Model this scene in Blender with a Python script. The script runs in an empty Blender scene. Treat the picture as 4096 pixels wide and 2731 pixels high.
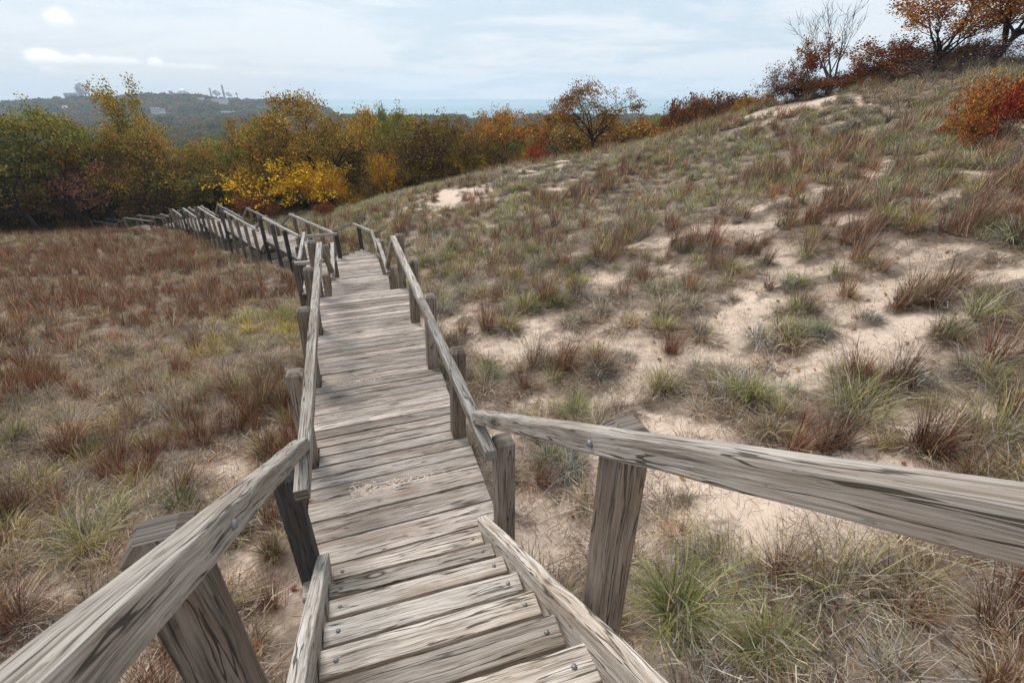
import bpy, math, random
import numpy as np
from mathutils import Vector, Matrix

R = math.radians
S = 3.1                      # camera height above the first deck, metres
C = bpy.context.scene.collection
sc = bpy.context.scene
PITCH = math.atan(972.5 / 1890.0)
cP, sP = math.cos(PITCH), math.sin(PITCH)

# ------------------------------------------------------------------ camera
cam = bpy.data.cameras.new('camera')
cam.lens = 1890.0 / 4096 * 36
cam.sensor_width = 36
cam.clip_start = 0.05
cam.clip_end = 60000
co = bpy.data.objects.new('camera', cam)
C.objects.link(co)
co.location = (0, 0, S)
co.rotation_euler = (math.pi / 2 - PITCH, 0, 0)
sc.camera = co


def ray(u, v):
    """direction of a pixel of the 4096 x 2731 photograph"""
    x = (u - 2048) / 1890.0
    y = (1365.5 - v) / 1890.0
    return np.array([x, cP + y * sP, -sP + y * cP])


# ------------------------------------------------------------------ render / light
sc.view_settings.view_transform = 'Standard'
sc.view_settings.look = 'None'
sc.view_settings.exposure = 0.86
sc.view_settings.gamma = 1
sc.cycles.use_denoising = True
sc.cycles.denoising_prefilter = 'FAST'
sc.cycles.max_bounces = 6
sc.cycles.diffuse_bounces = 3
sc.cycles.transparent_max_bounces = 8
sc.cycles.volume_bounces = 1
SUN_EL, SUN_AZ = 54.0, -44.0           # azimuth measured from +Y towards +X
sun = bpy.data.lights.new('sun', 'SUN')
sun.energy = 1.5
sun.angle = R(19)
sun.color = (1.0, 0.97, 0.93)
so = bpy.data.objects.new('sun', sun)
C.objects.link(so)
_sd = Vector((math.sin(R(SUN_AZ)) * math.cos(R(SUN_EL)), math.cos(R(SUN_AZ)) * math.cos(R(SUN_EL)), math.sin(R(SUN_EL))))
so.rotation_euler = (-_sd).to_track_quat('-Z', 'Y').to_euler()


class NT:
    """small helper to write node trees"""
    def __init__(self, tree):
        self.t = tree
        tree.nodes.clear()

    def n(self, kind, **kw):
        nd = self.t.nodes.new(kind)
        for k, v in kw.items():
            setattr(nd, k, v)
        return nd

    def link(self, a, b):
        self.t.links.new(a, b)

    def val(self, sock, v):
        if hasattr(v, 'default_value') or isinstance(v, bpy.types.NodeSocket):
            self.link(v, sock)
        else:
            sock.default_value = v

    def math(self, op, a, b=0.0, c=None, clamp=False):
        nd = self.n('ShaderNodeMath', operation=op, use_clamp=clamp)
        self.val(nd.inputs[0], a)
        self.val(nd.inputs[1], b)
        if c is not None:
            self.val(nd.inputs[2], c)
        return nd.outputs[0]

    def comb(self, x, y, z):
        nd = self.n('ShaderNodeCombineXYZ')
        self.val(nd.inputs[0], x)
        self.val(nd.inputs[1], y)
        self.val(nd.inputs[2], z)
        return nd.outputs[0]

    def noise(self, vec, scale=1.0, detail=3.0, rough=0.55, dist=0.0):
        nd = self.n('ShaderNodeTexNoise')
        self.link(vec, nd.inputs['Vector'])
        nd.inputs['Scale'].default_value = scale
        nd.inputs['Detail'].default_value = detail
        nd.inputs['Roughness'].default_value = rough
        nd.inputs['Distortion'].default_value = dist
        return nd.outputs['Fac']

    def ramp(self, fac, stops):
        nd = self.n('ShaderNodeValToRGB')
        self.val(nd.inputs[0], fac)
        el = nd.color_ramp.elements
        while len(el) < len(stops):
            el.new(0.5)
        for e, (p, c) in zip(el, stops):
            e.position = p
            e.color = (c[0], c[1], c[2], 1) if not isinstance(c, (int, float)) else (c, c, c, 1)
        return nd.outputs[0]

    def maprange(self, v, a, b, c=0.0, d=1.0, smooth=False):
        nd = self.n('ShaderNodeMapRange', interpolation_type='SMOOTHSTEP' if smooth else 'LINEAR')
        self.val(nd.inputs[0], v)
        for i, q in zip((1, 2, 3, 4), (a, b, c, d)):
            nd.inputs[i].default_value = q
        return nd.outputs[0]

    def mix(self, fac, a, b, kind='MIX'):
        nd = self.n('ShaderNodeMix', data_type='RGBA', blend_type=kind)
        self.val(nd.inputs[0], fac)
        for s, v in ((nd.inputs[6], a), (nd.inputs[7], b)):
            if isinstance(v, (tuple, list)):
                s.default_value = (v[0], v[1], v[2], 1)
            else:
                self.link(v, s)
        return nd.outputs[2]


def new_mat(name):
    m = bpy.data.materials.new(name)
    m.use_nodes = True
    t = NT(m.node_tree)
    out = t.n('ShaderNodeOutputMaterial')
    return m, t, out


def make_world():
    w = bpy.data.worlds.new('World')
    sc.world = w
    w.use_nodes = True
    t = NT(w.node_tree)
    out = t.n('ShaderNodeOutputWorld')
    bg = t.n('ShaderNodeBackground')
    bg.inputs[1].default_value = 0.1
    t.link(bg.outputs[0], out.inputs[0])
    sky = t.n('ShaderNodeTexSky', sky_type='NISHITA')
    sky.sun_disc = False
    sky.sun_elevation = R(SUN_EL)
    sky.sun_rotation = R(SUN_AZ)
    sky.air_density = 1.2
    sky.dust_density = 2.0
    tc = t.n('ShaderNodeTexCoord')
    sep = t.n('ShaderNodeSeparateXYZ')
    t.link(tc.outputs['Generated'], sep.inputs[0])
    x, y, z = sep.outputs
    # high overcast: a flat cloud deck, seen along the direction divided by height
    zz = t.math('ADD', t.math('MAXIMUM', z, 0.0), 0.13)
    u = t.math('DIVIDE', x, zz)
    v = t.math('DIVIDE', y, zz)
    vec = t.comb(u, t.math('MULTIPLY', v, 1.15), 0.3)
    n1 = t.noise(vec, 0.55, 7, 0.58, 0.6)
    n2 = t.noise(vec, 1.9, 6, 0.55, 0.5)
    cov = t.maprange(t.math('ADD', t.math('MULTIPLY', n1, 0.7), t.math('MULTIPLY', n2, 0.3)), 0.41, 0.56, 0.0, 1.0, True)
    deck = t.mix(cov, (3.7, 4.45, 5.1), (4.95, 5.25, 5.6))
    # a greyer bank low on the left
    left = t.maprange(x, -0.75, 0.1, 1.0, 0.0, True)
    low = t.maprange(z, 0.0, 0.35, 1.0, 0.0, True)
    deck = t.mix(t.math('MULTIPLY', t.math('MULTIPLY', left, low), 0.55), deck, (4.55, 4.9, 5.35))
    # cumulus puffs low on the left: direction (azimuth, elevation) blobs broken up by noise
    az = t.math('ARCTAN2', x, y)
    el = t.math('ARCSINE', z)
    pn = t.noise(tc.outputs['Generated'], 22, 6, 0.6)
    pn2 = t.noise(tc.outputs['Generated'], 60, 5, 0.6)
    wob = t.math('ADD', t.math('MULTIPLY', t.math('SUBTRACT', pn, 0.5), 0.9), t.math('MULTIPLY', t.math('SUBTRACT', pn2, 0.5), 0.45))
    total = None
    shade = None
    for (pu, pv, wu, wv, amp) in [(p_, q_, r_ * 1.25, s_ * 1.4, t_) for (p_, q_, r_, s_, t_) in [(240, 85, 55, 42, .75), (190, 240, 75, 32, 1.0), (255, 245, 70, 22, .85), (345, 245, 36, 22, .8),
                                  (470, 250, 95, 17, .75), (622, 258, 30, 24, .85), (690, 268, 30, 10, .55), (800, 274, 85, 13, .6), (1010, 296, 40, 8, .45), (1120, 298, 46, 9, .45),
                                  (210, 290, 40, 15, .45)]]:
        d = ray(pu, pv)
        d = d / np.linalg.norm(d)
        a0 = math.atan2(d[0], d[1])
        e0 = math.asin(d[2])
        d2 = ray(pu + wu, pv)
        wa = abs(math.atan2(d2[0], d2[1]) - a0)
        d3 = ray(pu, pv - wv)
        d3 = d3 / np.linalg.norm(d3)
        we = abs(math.asin(d3[2]) - e0)
        du = t.math('DIVIDE', t.math('SUBTRACT', az, a0), wa)
        dv = t.math('DIVIDE', t.math('SUBTRACT', el, e0), we)
        # flat base: stretch below the centre
        dv = t.math('MULTIPLY', dv, t.math('ADD', 1.0, t.math('MULTIPLY', t.math('LESS_THAN', dv, 0.0), 0.35)))
        r2 = t.math('SQRT', t.math('ADD', t.math('MULTIPLY', du, du), t.math('MULTIPLY', dv, dv)))
        m = t.math('MULTIPLY', t.maprange(t.math('ADD', r2, wob), 1.35, 0.6, 0.0, 1.0, True), amp)
        total = m if total is None else t.math('MAXIMUM', total, m)
        sh = t.math('MULTIPLY', m, t.maprange(dv, -0.8, 0.7, 0.0, 1.0, True))
        shade = sh if shade is None else t.math('MAXIMUM', shade, sh)
    deck = t.mix(t.math('MULTIPLY', total, 0.9), deck, t.mix(shade, (4.9, 5.15, 5.6), (8.2, 8.2, 8.2)))
    col = t.mix(0.12, deck, sky.outputs[0])
    t.link(col, bg.inputs[0])


make_world()


# ------------------------------------------------------------------ numpy noise and terrain
def _hash(ix, iy, seed):
    h = (ix.astype(np.int64) * 374761393 + iy.astype(np.int64) * 668265263 + seed * 974711) & 0xffffffff
    h = ((h ^ (h >> 13)) * 1274126177) & 0xffffffff
    h = h ^ (h >> 16)
    return (h & 0xffff) / 65535.0


def vnoise(x, y, seed=0):
    x = np.asarray(x, float)
    y = np.asarray(y, float)
    ix = np.floor(x)
    iy = np.floor(y)
    fx = x - ix
    fy = y - iy
    fx = fx * fx * (3 - 2 * fx)
    fy = fy * fy * (3 - 2 * fy)
    a = _hash(ix, iy, seed)
    b = _hash(ix + 1, iy, seed)
    c = _hash(ix, iy + 1, seed)
    d = _hash(ix + 1, iy + 1, seed)
    return (a * (1 - fx) + b * fx) * (1 - fy) + (c * (1 - fx) + d * fx) * fy


def fbm(x, y, seed=0, oct=4):
    s = 0
    a = 0.5
    f = 1.0
    tot = 0
    for k in range(oct):
        s = s + a * vnoise(x * f + 17.3 * k, y * f - 9.1 * k, seed + k)
        tot += a
        a *= 0.5
        f *= 2.03
    return s / tot


def sstep(a, b, x):
    t = np.clip((np.asarray(x, float) - a) / (b - a), 0, 1)
    return t * t * (3 - 2 * t)


CP = np.array([
    (0, -1, .9), (0, 1, .25), (1.3, 1.6, .1), (-1.5, 2.2, -.45), (-3.3, 1.9, -.35), (-5.3, 4.2, -1.0), (-.05, 2.6, -.5), (1.2, 3.5, -.55),
    (3, 4, -.3), (5.5, 3.8, .45), (3, 1, .7), (-2.7, 7.9, -1.25), (-1.0, 8.3, -1.1), (-4.2, 7.5, -1.6), (-6.2, 13, -2.9), (-4.3, 12.6, -2.35),
    (-2.5, 13, -1.9), (3, 11.9, -.9), (7.3, 6.4, .84), (7.2, 9.2, .45), (12.1, 11.8, 1.5), (10, 16, .95), (5.9, 20.8, -.9), (15.9, 21.8, 2.2),
    (-7.5, 18.3, -3.4), (-3, 19, -2.4), (-11.7, 22.9, -4.25), (-16.5, 28.1, -5.0), (-21.5, 33.6, -6.0), (-25.7, 38, -6.75), (-28.8, 42.6, -7.4),
    (-35, 44, -8.5), (-12, 8, -2.2), (-20, 12, -3.2), (-12, 15, -3.3), (-20, 20, -4.3), (-30, 26, -5), (-33, 33, -6.0), (-28, 33, -6.2), (-42, 34, -6.4),
    (-40, 20, -4.6), (-12.5, 37, -4.7), (-18.5, 43.4, -6.2), (5.5, 41, -1.5), (9.1, 40, -.8), (12.4, 39.1, .3), (14, 36.4, 1.35), (13, 45, -2.2), (16.5, 36.5, 2.3), (20.3, 32, 3.4), (21.4, 26.4, 4.0), (20.6, 21.8, 4.0),
    (-6, 33, -2.65), (-.9, 38, -2.1), (0, 50, -5), (-12, 50, -8), (-25, 55, -10.5), (8, 55, -5.5), (20, 48, -1), (28, 40, 1.5), (35, 25, 5), (30, 10, 6),
    (-45, 45, -9.5), (-52, 38, -8), (-60, 60, -14), (-20, 70, -14), (10, 75, -12), (40, 70, -8), (60, 30, 5), (60, 0, 8), (20, -10, 5.5), (-20, -10, 1), (-60, 0, -4)], float)


def _tps_fit(P):
    n = len(P)
    d = np.hypot(P[:, None, 0] - P[None, :, 0], P[:, None, 1] - P[None, :, 1])
    K = np.where(d > 0, d * d * np.log(d + 1e-9), 0) + 3.0 * np.eye(n)
    A = np.zeros((n + 3, n + 3))
    A[:n, :n] = K
    A[:n, n] = 1
    A[:n, n + 1:] = P[:, :2]
    A[n:, :n] = A[:n, n:].T
    b = np.zeros(n + 3)
    b[:n] = P[:, 2]
    return np.linalg.solve(A, b)


_W = _tps_fit(CP)


def base_z(x, y):
    x = np.atleast_1d(np.asarray(x, float))
    y = np.atleast_1d(np.asarray(y, float))
    r = np.hypot(x, y)
    ang = np.degrees(np.arctan2(x, y))
    zi = np.zeros_like(x)
    m = r < 125
    if m.any():
        xi, yi = x[m], y[m]
        z = _W[-3] + _W[-2] * xi + _W[-1] * yi
        for k in range(len(CP)):
            d2 = (xi - CP[k, 0]) ** 2 + (yi - CP[k, 1]) ** 2
            z = z + _W[k] * 0.5 * d2 * np.log(d2 + 1e-12)
        zi[m] = z
    lo = np.interp(r, [60, 90, 150, 300, 600, 15000], [-11, -15, -21, -27.5, -28, -28])
    beh = np.interp(np.abs(ang), [50, 90], [0, 1]) * np.interp(r, [40, 120, 15000], [0, 1, 1])
    lo = lo * (1 - beh) + 8 * beh * np.where(ang > 0, 1, -1.2)
    # wooded hill to the left, lake to the ahead-right
    hx, hy = -640.0, 985.0
    th = math.atan2(hx, hy)
    du = (x - hx) * math.cos(th) - (y - hy) * math.sin(th)
    dr = (x - hx) * math.sin(th) + (y - hy) * math.cos(th)
    hill = 23 * np.exp(-(du / 160) ** 2 - (dr / 240) ** 2) + 9 * np.exp(-((du - 200) / 130) ** 2 - (dr / 240) ** 2) + 12 * np.exp(-((du + 230) / 190) ** 2 - (dr / 260) ** 2)
    hill = hill * (0.86 + 0.28 * fbm(x / 70, y / 70, 31, 3))
    lo = lo + hill
    lake = sstep(-21, -15, ang - 0.0022 * np.clip(1150 - r, -300, 300)) * sstep(760, 900, r) * (ang < 80)
    lo = lo * (1 - lake) - 44 * lake
    lo = np.where((r > 2600) & (np.abs(ang) < 80), np.minimum(lo, -44), lo)
    w = sstep(72, 118, r)
    return zi * (1 - w) + lo * w


def ground_z(x, y):
    x = np.atleast_1d(np.asarray(x, float))
    y = np.atleast_1d(np.asarray(y, float))
    z = base_z(x, y)
    r = np.hypot(x, y)
    k = sstep(90, 40, r)
    h = (fbm(x / 2.6, y / 2.6, 3, 3) - 0.5) * 0.34 + (fbm(x / 0.75, y / 0.75, 9, 3) - 0.5) * 0.13
    h = h + np.where(r < 14, (fbm(x / .26, y / .26, 23, 2) - .5) * .055 * sstep(14, 9, r), 0)
    h2 = (fbm(x / 9.0, y / 9.0, 14, 2) - 0.5) * 0.5
    k2 = k * sstep(6, 16, r)
    near = r < 70
    mound = np.zeros_like(z)
    if near.any():
        mound[near] = sstep(.3, .85, cover(x[near], y[near])) * .10 * k[near]
    return z + h * k + h2 * k2 + mound


def gz(x, y):
    return float(ground_z(x, y)[0])


def pix_at(u, dist):
    """plan position in the direction of photo column u (at the horizon row), dist metres away"""
    d = ray(u, 393)
    k = dist / math.hypot(d[0], d[1])
    return d[0] * k, d[1] * k


# ------------------------------------------------------------------ mesh helpers
def mesh_np(name, verts, quads, cols=None, smooth=False, tris=None):
    me = bpy.data.meshes.new(name)
    verts = np.asarray(verts, np.float32)
    quads = np.asarray(quads, np.int32).reshape(-1, 4) if len(quads) else np.zeros((0, 4), np.int32)
    nt = 0 if tris is None else len(tris)
    loops = quads.ravel()
    starts = np.arange(len(quads), dtype=np.int32) * 4
    totals = np.full(len(quads), 4, np.int32)
    if nt:
        tr = np.asarray(tris, np.int32).reshape(-1, 3)
        starts = np.concatenate([starts, len(loops) + np.arange(nt, dtype=np.int32) * 3])
        totals = np.concatenate([totals, np.full(nt, 3, np.int32)])
        loops = np.concatenate([loops, tr.ravel()])
    me.vertices.add(len(verts))
    me.vertices.foreach_set('co', verts.ravel())
    me.loops.add(len(loops))
    me.loops.foreach_set('vertex_index', loops.astype(np.int32))
    me.polygons.add(len(starts))
    me.polygons.foreach_set('loop_start', starts.astype(np.int32))
    me.polygons.foreach_set('loop_total', totals.astype(np.int32))
    if smooth:
        me.polygons.foreach_set('use_smooth', np.ones(len(starts), bool))
    if cols is not None:
        at = me.color_attributes.new('Col', 'FLOAT_COLOR', 'POINT')
        c4 = np.ones((len(verts), 4), np.float32)
        c4[:, :3] = cols
        at.data.foreach_set('color', c4.ravel())
    me.update(calc_edges=True)
    me.validate()
    return me


def link(name, me, mat=None, parent=None):
    o = bpy.data.objects.new(name, me)
    C.objects.link(o)
    if mat is not None and me is not None and not me.materials:
        me.materials.append(mat)
    if parent is not None:
        o.parent = parent
    return o


def tag(o, label=None, cat=None, group=None, kind=None):
    if label:
        o['label'] = label
    if cat:
        o['category'] = cat
    if group:
        o['group'] = group
    if kind:
        o['kind'] = kind
    return o


def empty(name, loc, label, cat, group=None, rz=0.0):
    o = bpy.data.objects.new(name, None)
    C.objects.link(o)
    o.location = loc
    o.rotation_euler = (0, 0, rz)
    o.empty_display_size = 0.2
    return tag(o, label, cat, group)


# ------------------------------------------------------------------ materials
def wood_mat(name, dark, light, warm, contrast=1.0, green=0.0):
    m, t, out = new_mat(name)
    b = t.n('ShaderNodeBsdfPrincipled')
    t.link(b.outputs[0], out.inputs[0])
    uv = t.n('ShaderNodeUVMap', uv_map='UVMap')
    sep = t.n('ShaderNodeSeparateXYZ')
    t.link(uv.outputs[0], sep.inputs[0])
    u, v = sep.outputs[0], sep.outputs[1]
    tn = t.n('ShaderNodeAttribute', attribute_name='tint')
    ts = t.n('ShaderNodeSeparateColor')
    t.link(tn.outputs['Color'], ts.inputs[0])
    # knots
    vo = t.n('ShaderNodeTexVoronoi', feature='F1')
    kv = t.comb(t.math('MULTIPLY', u, 1.6), t.math('MULTIPLY', v, 5.4), 0)
    t.link(kv, vo.inputs['Vector'])
    vo.inputs['Scale'].default_value = 1.0
    kd = vo.outputs['Distance']
    knot_on = t.math('GREATER_THAN', vo.outputs['Color'], 0.4)
    bulge = t.math('MULTIPLY', t.maprange(kd, 0.0, 0.42, 1.0, 0.0, True), knot_on)
    # grain
    w1 = t.noise(t.comb(t.math('MULTIPLY', u, 1.9), t.math('MULTIPLY', v, 7.0), 0), 1.0, 3, 0.5)
    v2 = t.math('ADD', v, t.math('ADD', t.math('MULTIPLY', t.math('SUBTRACT', w1, 0.5), 0.035), t.math('MULTIPLY', bulge, 0.022)))
    g1 = t.noise(t.comb(t.math('MULTIPLY', u, 2.6), t.math('MULTIPLY', v2, 105), 0), 1.0, 4, 0.65)
    g2 = t.noise(t.comb(t.math('MULTIPLY', u, 5.0), t.math('MULTIPLY', v2, 330), 0), 1.0, 3, 0.6)
    st = t.noise(t.comb(t.math('MULTIPLY', u, 1.7), t.math('MULTIPLY', v2, 20), 3.0), 1.0, 4, 0.65)
    st2 = t.noise(t.comb(t.math('MULTIPLY', u, 1.3), t.math('MULTIPLY', v, 7), 7.0), 1.0, 3, 0.6)
    f = t.math('ADD', t.math('MULTIPLY', g1, 0.55), t.math('MULTIPLY', g2, 0.25))
    f = t.math('ADD', f, t.math('MULTIPLY', st, 0.34))
    f = t.maprange(f, 0.57 - 0.15 / contrast, 0.57 + 0.13 / contrast, 0, 1, True)
    col = t.ramp(f, [(0.0, dark), (0.34, [0.45 * a + 0.55 * c for a, c in zip(dark, light)]), (0.7, [0.1 * a + 0.9 * c for a, c in zip(dark, light)]), (1.0, [min(1, c * 1.14) for c in light])])
    # brown stain streaks and grey weathering
    col = t.mix(t.math('MULTIPLY', t.maprange(st2, 0.46, 0.64, 0, 1, True), 0.6), col, t.mix(f, [a * 0.8 for a in warm], warm))
    dk = t.noise(t.comb(t.math('MULTIPLY', u, 5.6), t.math('MULTIPLY', v2, 46), 11.0), 1.0, 5, 0.7)
    col = t.mix(t.math('MULTIPLY', t.maprange(dk, 0.60, 0.645, 0, 1, True), 0.5), col, [a * 0.75 for a in dark])
    # cracks
    cn = t.noise(t.comb(t.math('MULTIPLY', u, 0.9), t.math('MULTIPLY', v2, 19), 5.0), 1.0, 3, 0.5)
    cr = t.math('ABSOLUTE', t.math('SUBTRACT', cn, 0.5))
    crack = t.math('MULTIPLY', t.maprange(cr, 0.009, 0.017, 1, 0, True), t.maprange(st, 0.43, 0.52, 0, 1, True))
    col = t.mix(t.math('MULTIPLY', crack, 0.85), col, (0.03, 0.024, 0.02))
    # knot faces
    kr = t.math('MULTIPLY', t.maprange(t.math('ADD', kd, t.math('MULTIPLY', t.math('SUBTRACT', g1, .5), .10)), 0.09, 0.15, 1, 0, True), knot_on)
    col = t.mix(t.math('MULTIPLY', kr, 0.85), col, t.mix(t.maprange(kd, 0.045, 0.085, 0, 1, True), [c * 0.8 for c in light], (0.05, 0.034, 0.025)))
    halo = t.math('MULTIPLY', t.math('MULTIPLY', t.maprange(kd, 0.10, 0.36, 1, 0, True), knot_on), t.maprange(st, 0.44, 0.56, 0, 1, True))
    col = t.mix(t.math('MULTIPLY', halo, 0.65), col, [a_ * 0.9 for a_ in dark])
    # each board its own tone
    col = t.mix(t.math('MULTIPLY', ts.outputs[1], 0.32), col, t.mix(1.0, col, (1.0, 0.86, 0.72), 'MULTIPLY'))
    br = t.maprange(ts.outputs[0], 0, 1, 0.66, 1.28)
    col = t.mix(1.0, col, t.comb(br, br, br), 'MULTIPLY')
    if green > 0:
        gn = t.noise(t.comb(t.math('MULTIPLY', u, 1.5), t.math('MULTIPLY', v, 14), 9.0), 1.0, 3, 0.6)
        col = t.mix(t.math('MULTIPLY', t.maprange(gn, 0.55, 0.75, 0, 1, True), green), col, (0.16, 0.17, 0.09))
    t.link(col, b.inputs['Base Color'])
    b.inputs['Roughness'].default_value = 0.82
    b.inputs['Specular IOR Level'].default_value = 0.25
    hgt = t.math('SUBTRACT', t.math('ADD', t.math('MULTIPLY', g1, 0.6), t.math('MULTIPLY', g2, 0.4)), t.math('MULTIPLY', crack, 1.6))
    bp = t.n('ShaderNodeBump')
    bp.inputs['Strength'].default_value = 0.55
    bp.inputs['Distance'].default_value = 0.006
    t.link(hgt, bp.inputs['Height'])
    t.link(bp.outputs[0], b.inputs['Normal'])
    return m


M = {}
M['deck'] = wood_mat('weathered_deck_wood', (0.11, 0.08, 0.06), (0.52, 0.455, 0.40), (0.29, 0.21, 0.155))
M['tread'] = wood_mat('pale_tread_wood', (0.13, 0.10, 0.072), (0.57, 0.515, 0.455), (0.38, 0.30, 0.225))
M['rail'] = wood_mat('silvered_rail_wood', (0.095, 0.075, 0.06), (0.47, 0.43, 0.385), (0.29, 0.23, 0.175), 1.0, 0.12)
M['post'] = wood_mat('grey_brown_post_wood', (0.04, 0.03, 0.024), (0.28, 0.235, 0.20), (0.22, 0.155, 0.105), 1.0, 0.2)
M['darkpost'] = wood_mat('blackened_post_wood', (0.018, 0.016, 0.016), (0.10, 0.094, 0.092), (0.07, 0.055, 0.045))
M['under'] = wood_mat('dark_frame_wood', (0.03, 0.024, 0.02), (0.15, 0.125, 0.105), (0.10, 0.075, 0.055))


def metal_mat():
    m, t, out = new_mat('galvanised_bolt')
    b = t.n('ShaderNodeBsdfPrincipled')
    t.link(b.outputs[0], out.inputs[0])
    tc = t.n('ShaderNodeTexCoord')
    n = t.noise(tc.outputs['Object'], 60, 3)
    t.link(t.mix(n, (0.15, 0.15, 0.155), (0.34, 0.345, 0.36)), b.inputs['Base Color'])
    b.inputs['Metallic'].default_value = 0.55
    b.inputs['Roughness'].default_value = 0.5
    return m


M['bolt'] = metal_mat()


def leaf_mat(name, trans=0.35):
    m, t, out = new_mat(name)
    at = t.n('ShaderNodeAttribute', attribute_name='Col')
    oi = t.n('ShaderNodeObjectInfo')
    col = t.mix(1.0, at.outputs['Color'], oi.outputs['Color'], 'MULTIPLY')
    d = t.n('ShaderNodeBsdfDiffuse')
    tr = t.n('ShaderNodeBsdfTranslucent')
    t.link(col, d.inputs[0])
    t.link(col, tr.inputs[0])
    mx = t.n('ShaderNodeMixShader')
    mx.inputs[0].default_value = trans
    t.link(d.outputs[0], mx.inputs[1])
    t.link(tr.outputs[0], mx.inputs[2])
    t.link(mx.outputs[0], out.inputs[0])
    return m


M['leaf'] = leaf_mat('autumn_leaf', 0.16)


def grass_mat(name):
    m, t, out = new_mat(name)
    at = t.n('ShaderNodeAttribute', attribute_name='Col')
    it = t.n('ShaderNodeAttribute', attribute_name='gtint', attribute_type='INSTANCER')
    col = t.mix(1.0, at.outputs['Color'], it.outputs['Color'], 'MULTIPLY')
    d = t.n('ShaderNodeBsdfDiffuse')
    tr = t.n('ShaderNodeBsdfTranslucent')
    t.link(col, d.inputs[0])
    t.link(col, tr.inputs[0])
    mx = t.n('ShaderNodeMixShader')
    mx.inputs[0].default_value = 0.28
    t.link(d.outputs[0], mx.inputs[1])
    t.link(tr.outputs[0], mx.inputs[2])
    t.link(mx.outputs[0], out.inputs[0])
    return m


def plain_leafy(name):
    m, t, out = new_mat(name)
    at = t.n('ShaderNodeAttribute', attribute_name='Col')
    d = t.n('ShaderNodeBsdfDiffuse')
    tr = t.n('ShaderNodeBsdfTranslucent')
    t.link(at.outputs['Color'], d.inputs[0])
    t.link(at.outputs['Color'], tr.inputs[0])
    mx = t.n('ShaderNodeMixShader')
    mx.inputs[0].default_value = 0.28
    t.link(d.outputs[0], mx.inputs[1])
    t.link(tr.outputs[0], mx.inputs[2])
    t.link(mx.outputs[0], out.inputs[0])
    return m


M['grass'] = grass_mat('grass_blades')
M['tuft'] = plain_leafy('tussock_blades')


def bark_mat(name, a, b_):
    m, t, out = new_mat(name)
    b = t.n('ShaderNodeBsdfPrincipled')
    t.link(b.outputs[0], out.inputs[0])
    tc = t.n('ShaderNodeTexCoord')
    mp = t.n('ShaderNodeMapping')
    mp.inputs['Scale'].default_value = (9, 9, 2)
    t.link(tc.outputs['Object'], mp.inputs[0])
    n = t.noise(mp.outputs[0], 1.0, 5, 0.6)
    t.link(t.mix(n, a, b_), b.inputs['Base Color'])
    b.inputs['Roughness'].default_value = 0.95
    b.inputs['Specular IOR Level'].default_value = 0.1
    bp = t.n('ShaderNodeBump')
    bp.inputs['Strength'].default_value = 0.6
    bp.inputs['Distance'].default_value = 0.03
    t.link(n, bp.inputs['Height'])
    t.link(bp.outputs[0], b.inputs['Normal'])
    return m


M['bark'] = bark_mat('dark_oak_bark', (0.016, 0.013, 0.011), (0.05, 0.041, 0.036))
M['greybark'] = bark_mat('grey_bare_bark', (0.05, 0.043, 0.04), (0.13, 0.113, 0.103))
M['log'] = bark_mat('weathered_log', (0.05, 0.045, 0.042), (0.22, 0.2, 0.185))


def sand_mat():
    m, t, out = new_mat('dune_sand')
    b = t.n('ShaderNodeBsdfPrincipled')
    t.link(b.outputs[0], out.inputs[0])
    ge = t.n('ShaderNodeNewGeometry')
    p = ge.outputs['Position']
    at = t.n('ShaderNodeAttribute', attribute_name='Col')     # r: plant cover, g: far woodland floor
    sp = t.n('ShaderNodeSeparateColor')
    t.link(at.outputs['Color'], sp.inputs[0])
    n1 = t.noise(p, 0.9, 5, 0.6)
    n2 = t.noise(p, 9, 5, 0.65)
    n3 = t.noise(p, 70, 4, 0.7)
    sand = t.mix(n1, (0.64, 0.49, 0.375), (0.77, 0.62, 0.495))
    sand = t.mix(t.math('MULTIPLY', t.maprange(n2, 0.42, 0.7), 0.35), sand, (0.42, 0.31, 0.215))
    sand = t.mix(t.math('MULTIPLY', t.maprange(n3, 0.55, 0.75), 0.35), sand, (0.33, 0.25, 0.18))
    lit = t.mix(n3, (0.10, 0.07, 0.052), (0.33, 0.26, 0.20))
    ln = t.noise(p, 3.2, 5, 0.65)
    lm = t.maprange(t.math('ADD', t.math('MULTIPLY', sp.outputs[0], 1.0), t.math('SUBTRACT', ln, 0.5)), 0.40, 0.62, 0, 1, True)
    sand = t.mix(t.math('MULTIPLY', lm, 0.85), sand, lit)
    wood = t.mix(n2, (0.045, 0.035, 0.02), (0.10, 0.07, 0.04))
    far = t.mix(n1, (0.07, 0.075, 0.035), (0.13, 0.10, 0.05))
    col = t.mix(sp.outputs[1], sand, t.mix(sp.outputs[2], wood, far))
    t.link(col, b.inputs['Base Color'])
    b.inputs['Roughness'].default_value = 0.95
    b.inputs['Specular IOR Level'].default_value = 0.1
    bp = t.n('ShaderNodeBump')
    bp.inputs['Strength'].default_value = 0.7
    bp.inputs['Distance'].default_value = 0.06
    nb = t.noise(p, 7, 7, 0.66)
    t.link(t.math('ADD', nb, t.math('MULTIPLY', n3, 0.25)), bp.inputs['Height'])
    t.link(bp.outputs[0], b.inputs['Normal'])
    return m


M['sand'] = sand_mat()


# ------------------------------------------------------------------ plant cover field (used by ground and grass)
def F(head, n, d):
    a = R(head)
    return n * math.cos(a) - d * math.sin(a), n * math.sin(a) + d * math.cos(a)


HA, HC, HJ = 18.9, 42.5, 67.6
# deck footprints in scaled units: (heading, n0, n1, d0, d1)
FOOT = [(HA, -.24, .28, -.2, 5.9), (HA, -.54, -.2, 4.5, 5.65), (HC, 1.93, 2.49, 5.2, 16.9), (HJ, 8.7, 9.3, 14.2, 18.3)]


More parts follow.
